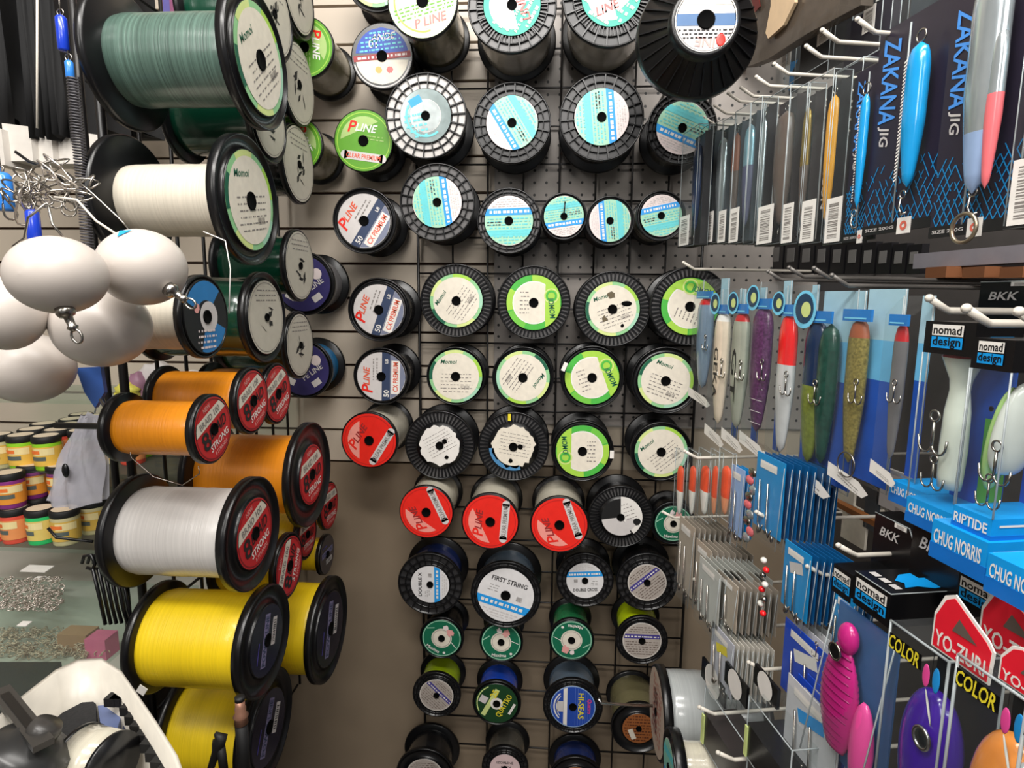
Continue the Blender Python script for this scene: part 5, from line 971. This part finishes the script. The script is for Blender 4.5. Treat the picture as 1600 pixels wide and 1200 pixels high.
for i in range(3):
    x = P(18 + i * 46, 800, 1.03).x; jar(['red', 'purple', 'beige'][i], x, 1.085, z2, ['coral jar in the second row, lower shelf, left', 'purple based jar in the second row, lower shelf', 'beige jar in the second row near the black post'][i], 'bait jars on the lower shelf')
    if i < 2: jar('purple', x, 1.085, z2 + .069, ['purple jar in the second tier, left one', 'purple jar in the second tier, right one by the grey bag'][i], 'bait jars on the lower shelf')
# grey plastic bag
e = thing('plastic_bag', 'grey translucent plastic bag hanging beside the black post', 'plastic bag', Matrix.Translation(P(115, 785, .92)))
b = MB(); vs = []; nx, nz = 14, 14; rr = random.Random(4)
L_ = [(128, 645), (160, 645)]
for i in range(nz + 1):
    t = i / nz; xa = 72 + (128 - 72) * t ** 1.3; xb = 163 - 2 * t; py = 782 - 137 * t
    for j in range(nx + 1):
        s_ = j / nx; p = P(xa + (xb - xa) * s_, py + 6 * math.sin(s_ * 3), .92) - P(115, 785, .92); vs.append((p.x, -.02 * math.sin(math.pi * s_) * (1 - .5 * t) + .006 * math.sin(s_ * 17 + t * 9) * (rr.random() * .4 + .8), p.z))
nn = len(vs); vs += [(x, .012, z) for x, y, z in vs]
fs = []
for i in range(nz):
    for j in range(nx): a_ = i * (nx + 1) + j; fs.append([a_, a_ + 1, a_ + nx + 2, a_ + nx + 1]); fs.append([nn + a_ + 1, nn + a_, nn + a_ + nx + 1, nn + a_ + nx + 2])
b.add(vs, fs, pc('grey_poly_bag', 178, 176, 184, rough=.25, alpha=.82), True); b.build('bag_film', e)
b = MB(); q_ = P(148, 645, .92) - P(115, 785, .92); b.tube([q_, q_ + Vector((.01, 0, .03)), Vector((LX, .92, q_.z + P(115, 785, .92).z + .02)) - Vector((P(115, 785, .92).x, .92, P(115, 785, .92).z))], .0015, CLEARE, 6); b.build('hanging_loop', e)
MB().ell((.018, -.03, .065), (.006, .004, .012), BLK, 12, 8).build('swivel_inside', e, label='dark swivel seen through the film')
# soft items behind grid
for i, (px, py, w_, h_, Yc, m) in enumerate([(200, 598, .05, .03, 1.2, pc('lemon_item', 214, 206, 90)), (250, 585, .1, .07, 1.24, GRAYL), (215, 570, .04, .05, 1.22, pc('mauve_item', 150, 110, 130)), (300, 585, .09, .05, 1.26, WHITE), (262, 735, .045, .035, 1.0, pc('yellow_white_item', 226, 210, 130)), (305, 728, .03, .03, 1.0, pc('azure_item', 60, 150, 210)), (60, 632, .05, .03, 1.2, pc('yellow_black_item', 170, 160, 30))]):
    p = P(px, py + 20, Yc); p.x = min(p.x, LX - .02 - w_ * .56); p.z = (z0s if i < 4 else z1) + .001; p.y = max(p.y, 1.18) if i < 4 else 1.10 + .02 * (i == 6); b = MB(); b.ell((0, 0, h_ * .5), (w_ / 2, .02, h_ / 2), m, 16, 10, None, lambda d: 1 + .12 * math.sin(d.x * 9 + d.z * 7)); b.box(-w_ * .45, w_ * .45, -.012, .012, 0, h_ * .3, m); b.build('soft_pack', None, Matrix.Translation(p), ['lemon soft pack seen behind the grid below the floats', 'pale grey soft pack behind the grid wires', 'mauve soft pack behind the grid below the floats', 'white soft pack behind the far orange spool', 'yellow and white pack below the orange spool', 'azure pack below the red label', 'yellow pack beside the upper jars'][i], 'soft pack')
p = P(150, 600, .7); e = thing('blue_clip', 'blue plastic clip with steel snap hanging at the black post', 'clip', Matrix.Translation(p)); b = MB(); b.prism([(-.022, .02), (.01, .022), (.012, -.01), (-.002, -.03), (-.014, -.01)], -.003, .003, pc('denim_blue_plastic', 70, 110, 190, rough=.3), Matrix.Rotation(math.pi / 2, 4, 'X')); b.build('clip_body', e)
b = MB(); b.tube([(.008, -.004, -.018), (.022, -.006, -.04), (.036, -.008, -.062)], [.003, .004, .002], STEEL, 8); b.build('snap', e)

# glass counter with trays of small hardware
zc = P(60, 1010, .86).z
b = MB(); pz = lambda px, py, z: CAM + ray(px, py) * ((z - CAM.z) / ray(px, py).z)
cx1 = LX - .03; b.box(-1.3, cx1, .62, 1.25, zc - .02, zc - .012, pc('counter_grey', 196, 193, 184, rough=.35, scale=8)); b.box(-1.3, cx1, .64, 1.23, .0, zc - .02, pc('counter_side', 60, 56, 52)); b.build('counter', None, None, 'pale counter under the jar shelves at the left', 'counter')
zc -= .012
b = MB().box(-1.2, cx1 - .01, .66, 1.0, zc + .05, zc + .056, GLASS)
for xx, yy in ((-1.18, .68), (cx1 - .03, .68), (-1.18, .98), (cx1 - .03, .98)): b.box(xx - .01, xx + .01, yy - .01, yy + .01, zc, zc + .05, GLASS)
b.build('glass_tray', None, None, 'glass tray lid over the loose steel hardware', 'glass tray')
def heap(px0, px1, py0, py1, n, m, name, desc, cat, zb, seed):
    rr = random.Random(seed); b = MB()
    for i in range(n):
        p = pz(rr.uniform(px0, px1), rr.uniform(py0, py1), zb + rr.random() * .012); r = rr.uniform(.004, .008); a_ = rr.uniform(0, 6.28)
        b.tube([(r * math.cos(t), r * .5 * math.sin(t), .002 * math.sin(t * 2)) for t in [k2 * math.pi / 4 for k2 in range(7)]], .0009, m, 4, Matrix.Translation(p + Vector((0, 0, .003))) @ Matrix.Rotation(a_, 4, 'Z') @ Matrix.Rotation(rr.uniform(-1, 1), 4, 'X'))
    b.build(name, None, None, desc, cat, kind='stuff')
heap(-10, 95, 905, 955, 260, pc('pale_steel_bits', 200, 190, 180, rough=.3, metal=.6), 'steel_swivels', 'heap of loose steel swivels on the glass tray', 'swivels', zc + .057, 1)
heap(0, 170, 985, 1030, 300, pc('rosy_steel_bits', 206, 180, 160, rough=.35, metal=.4), 'brass_hooks', 'heap of pinkish loose hooks at the counter front', 'hooks', zc + .001, 2)
for i, (px, py, w_, d_, z, m) in enumerate([(58, 888, .05, .022, .075, WHITE), (65, 903, .025, .012, .06, WHITE), (38, 974, .016, .012, .058, WHITE), (122, 985, .05, .03, .03, pc('tan_box', 178, 134, 104)), (158, 992, .035, .03, .035, pc('pink_box', 226, 110, 150))]):
    p = pz(px, py, zc + z); MB().box(-w_ / 2, w_ / 2, -d_ / 2, d_ / 2, -.0015 if i < 3 else -z, 0, m).build('price_tag' if i < 3 else 'small_box', None, Matrix.Translation(p) @ Matrix.Rotation(.1 if i < 3 else 0, 4, 'X'), ['large white handwritten price tag on the counter', 'small white tag just below the large one', 'tiny white tag on the glass tray', 'tan small box at the counter front', 'pink small box beside the tan one'][i], 'price tag' if i < 3 else 'box')
# black wire hooks by the silvery spool
for i in range(6):
    o0 = P(128 + i * 9, 880, .70 + i * .006); b = MB(); b.tube([(0, 0, 0), (.004, 0, .010), (.014, 0, .012), (.018, 0, 0), (.014, 0, -.008), (.006, 0, -.006)], .0022, BLK, 7); b.tube([(.014, 0, -.006), (.02, .0, -.05 - .004 * i), (.024, 0, -.085)], .0024, BLK, 7)
    b.build('wire_hook', None, Matrix.Translation(o0), 'black looped wire hook in the bunch left of the silvery spool', 'wire hook', 'black looped wire hooks')
wire([(75, 825), (88, 840), (145, 846)], .002, BLK, 'wire_hook', 'single black hook reaching toward the green jar', 'wire hook', .72)

# translucent tub with tackle at the bottom left
zr = P(150, 1036, .60).z; rim = [(-90, 1200), (22, 1102), (88, 1050), (122, 1034), (158, 1032), (188, 1052), (240, 1128), (272, 1180), (292, 1240), (250, 1330), (60, 1420), (-110, 1380)]
RP = [pz(x, y, zr) for x, y in rim]; cen = sum(RP, Vector()) / len(RP); e = thing('plastic_tub', 'translucent white plastic tub full of tackle at bottom left', 'tub', Matrix.Translation((cen.x, cen.y, zr - .14)))
TUB = pc('milky_tub_plastic', 208, 202, 190, rough=.3); b = MB()
lo = [((p.x - cen.x) * k_, (p.y - cen.y) * k_, z_) for k_, z_ in ((1.04, .14), (1.04, .132), (1.0, .132), (.86, 0), (.84, .003), (.975, .14)) for p in RP]; n = len(RP); fs = []
for l_ in range(5):
    for j in range(n): fs.append([l_ * n + j, l_ * n + (j + 1) % n, (l_ + 1) * n + (j + 1) % n, (l_ + 1) * n + j])
for j in range(n): fs.append([5 * n + j, 5 * n + (j + 1) % n, (j + 1) % n, j])
fs.append([4 * n + j for j in range(n)]); b.add(lo, fs, TUB, True); b.build('tub_shell', e)
zt_ = zr - .05
def flatbox(pts, z0_, z1_, m, name, desc, cat):
    c0 = pz(*pts[0], z1_); q_ = [pz(x, y, z1_) - c0 for x, y in pts]; b = MB(); b.prism([(p.x, p.y) for p in q_], z0_ - z1_, 0, m); b.build(name, None, Matrix.Translation(c0), desc, cat)
flatbox([(85, 1100), (118, 1072), (150, 1100), (150, 1190), (60, 1190), (60, 1130)], zr - .09, zr - .045, pc('black_foam', 30, 30, 32, rough=.9, var=.6, scale=300), 'foam_block', 'black rough foam block in the tub', 'foam block')
flatbox([(152, 1098), (196, 1094), (180, 1150), (160, 1152)], zr - .12, zr - .05, pc('slate_blue_paper', 92, 106, 146), 'blue_card', 'slate blue folded card in the tub', 'card')
flatbox([(202, 1096), (220, 1120), (204, 1165), (188, 1152)], zr - .12, zr - .055, pc('navy_paper', 36, 48, 70), 'blue_card', 'navy side panel card in the tub beside the slate one', 'card')
b = MB(); o0 = pz(205, 1110, zr - .03)
for i in range(12):
    p = pz(176 + i * 8.2, 1092 + max(0, i - 2) * 14, zr - .03) - o0; b.box(p.x - .006, p.x + .006, p.y - .006, p.y + .006, -.006, .004, BLKM); 
    if i: b.tube([pv, p], .003, BLKM, 6)
    pv = p
b.build('gear_chain', None, Matrix.Translation(o0), 'black knobbly chain along the right side of the tub', 'chain')
p = pz(150, 1190, zr - .035); e = thing('small_line_spool', 'short spool of pale clear line lying in the tub', 'spool', Matrix.Translation(p) @ Matrix.Rotation(math.pi / 2, 4, 'Y') @ Matrix.Rotation(.2, 4, 'X')); MB().lathe([(.0001, -.018), (.03, -.018), (.03, .018), (.0001, .018)], wmat('clear'), 32).build('line_winding', e)
b = MB(); b.lathe([(.0001, -.022), (.031, -.022), (.031, -.018), (.0001, -.018)], BLK, 32); b.lathe([(.0001, .022), (.031, .022), (.031, .018), (.0001, .018)], BLK, 32); b.build('flanges', e)
p = pz(50, 1170, zr + .0); e = thing('fishing_reel', 'black fishing reel with metal foot lying in the tub', 'reel', Matrix.Translation(p)); xf = Matrix.Rotation(.5, 4, 'Y') @ Matrix.Rotation(-.35, 4, 'X')
b = MB(); b.lathe([(.0001, .012), (.02, .012), (.024, .008), (.034, .004), (.037, -.004), (.037, -.03), (.0001, -.03)], pc('reel_graphite', 44, 44, 44, rough=.3), 40, True, xf); b.build('reel_body', e)
b = MB(); b.lathe([(.0001, .026), (.012, .026), (.014, .02), (.014, .01), (.0001, .01)], pc('reel_knob', 60, 58, 56, rough=.35), 24, True, xf); b.build('drag_knob', e)
b = MB(); o1 = pz(0, 1075, zr + .02) - p; o2 = pz(68, 1160, zr + .02) - p; d = (o2 - o1).normalized(); sd = Vector((-d.y, d.x, 0)) * .008
b.add([o1 + sd, o2 + sd, o2 - sd, o1 - sd] + [v - Vector((0, 0, .006)) for v in (o1 + sd, o2 + sd, o2 - sd, o1 - sd)], [[0, 3, 2, 1], [4, 5, 6, 7], [0, 1, 5, 4], [1, 2, 6, 5], [2, 3, 7, 6], [3, 0, 4, 7]], pc('gunmetal_foot', 74, 72, 70, rough=.3, metal=.5)); b.build('reel_foot', e)
b = MB(); sd2 = sd * .45; a_ = o1.lerp(o2, .12); c_ = o1.lerp(o2, .82); z_ = Vector((0, 0, .001)); b.add([a_ + sd2 + z_, c_ + sd2 + z_, c_ - sd2 + z_, a_ - sd2 + z_], [[0, 3, 2, 1]], BLK); b.build('foot_slot', e)
flatbox([(-30, 1034), (96, 1034), (60, 1068), (20, 1100), (-30, 1130)], zc - .0, zc + .03, pc('dark_case', 40, 38, 36, rough=.5), 'tackle_case', 'dark flat case on the counter behind the tub', 'case')
# little things on the yellow spools
p = P(377, 1130, .63); e = thing('nozzle', 'brass ribbed nozzle standing before the lower yellow spool', 'nozzle', Matrix.Translation(p)); MB().lathe([(.0001, 0), (.008, 0), (.0075, .008), (.009, .01), (.006, .014), (.0065, .02), (.0055, .022), (.0055, .03), (.0001, .03)], pc('copper_brass', 176, 130, 108, rough=.35, metal=.5), 20).build('ribbed_body', e); MB().lathe([(.0001, .03), (.0058, .03), (.0058, .035), (.0001, .035)], BLKM, 16).build('tip', e)
MB().lathe([(.0001, -.09), (.007, -.09), (.0075, -.002), (.0001, 0)], BLKM, 16).build('stem', e)
p = P(342, 1160, .61); e = thing('zip_clip', 'black bent plastic clip before the lower yellow spool', 'clip', Matrix.Translation(p)); b = MB(); b.tube([(-.014, 0, -.04), (-.004, 0, -.012), (.0, 0, 0), (.004, 0, .006), (-.004, 0, .012)], [.004, .005, .008, .007, .002], BLKM, 8); b.tube([(.004, 0, -.04), (.002, 0, -.006)], .005, BLKM, 8); b.build('clip_body', e)
p = P(222, 1078, .70); MB().box(-.006, .006, -.001, 0, -.006, .006, WHITE, Matrix.Rotation(.6, 4, 'Y')).build('price_tag', None, Matrix.Translation(p), 'small white tag at lower left of the upper yellow spool', 'price tag')
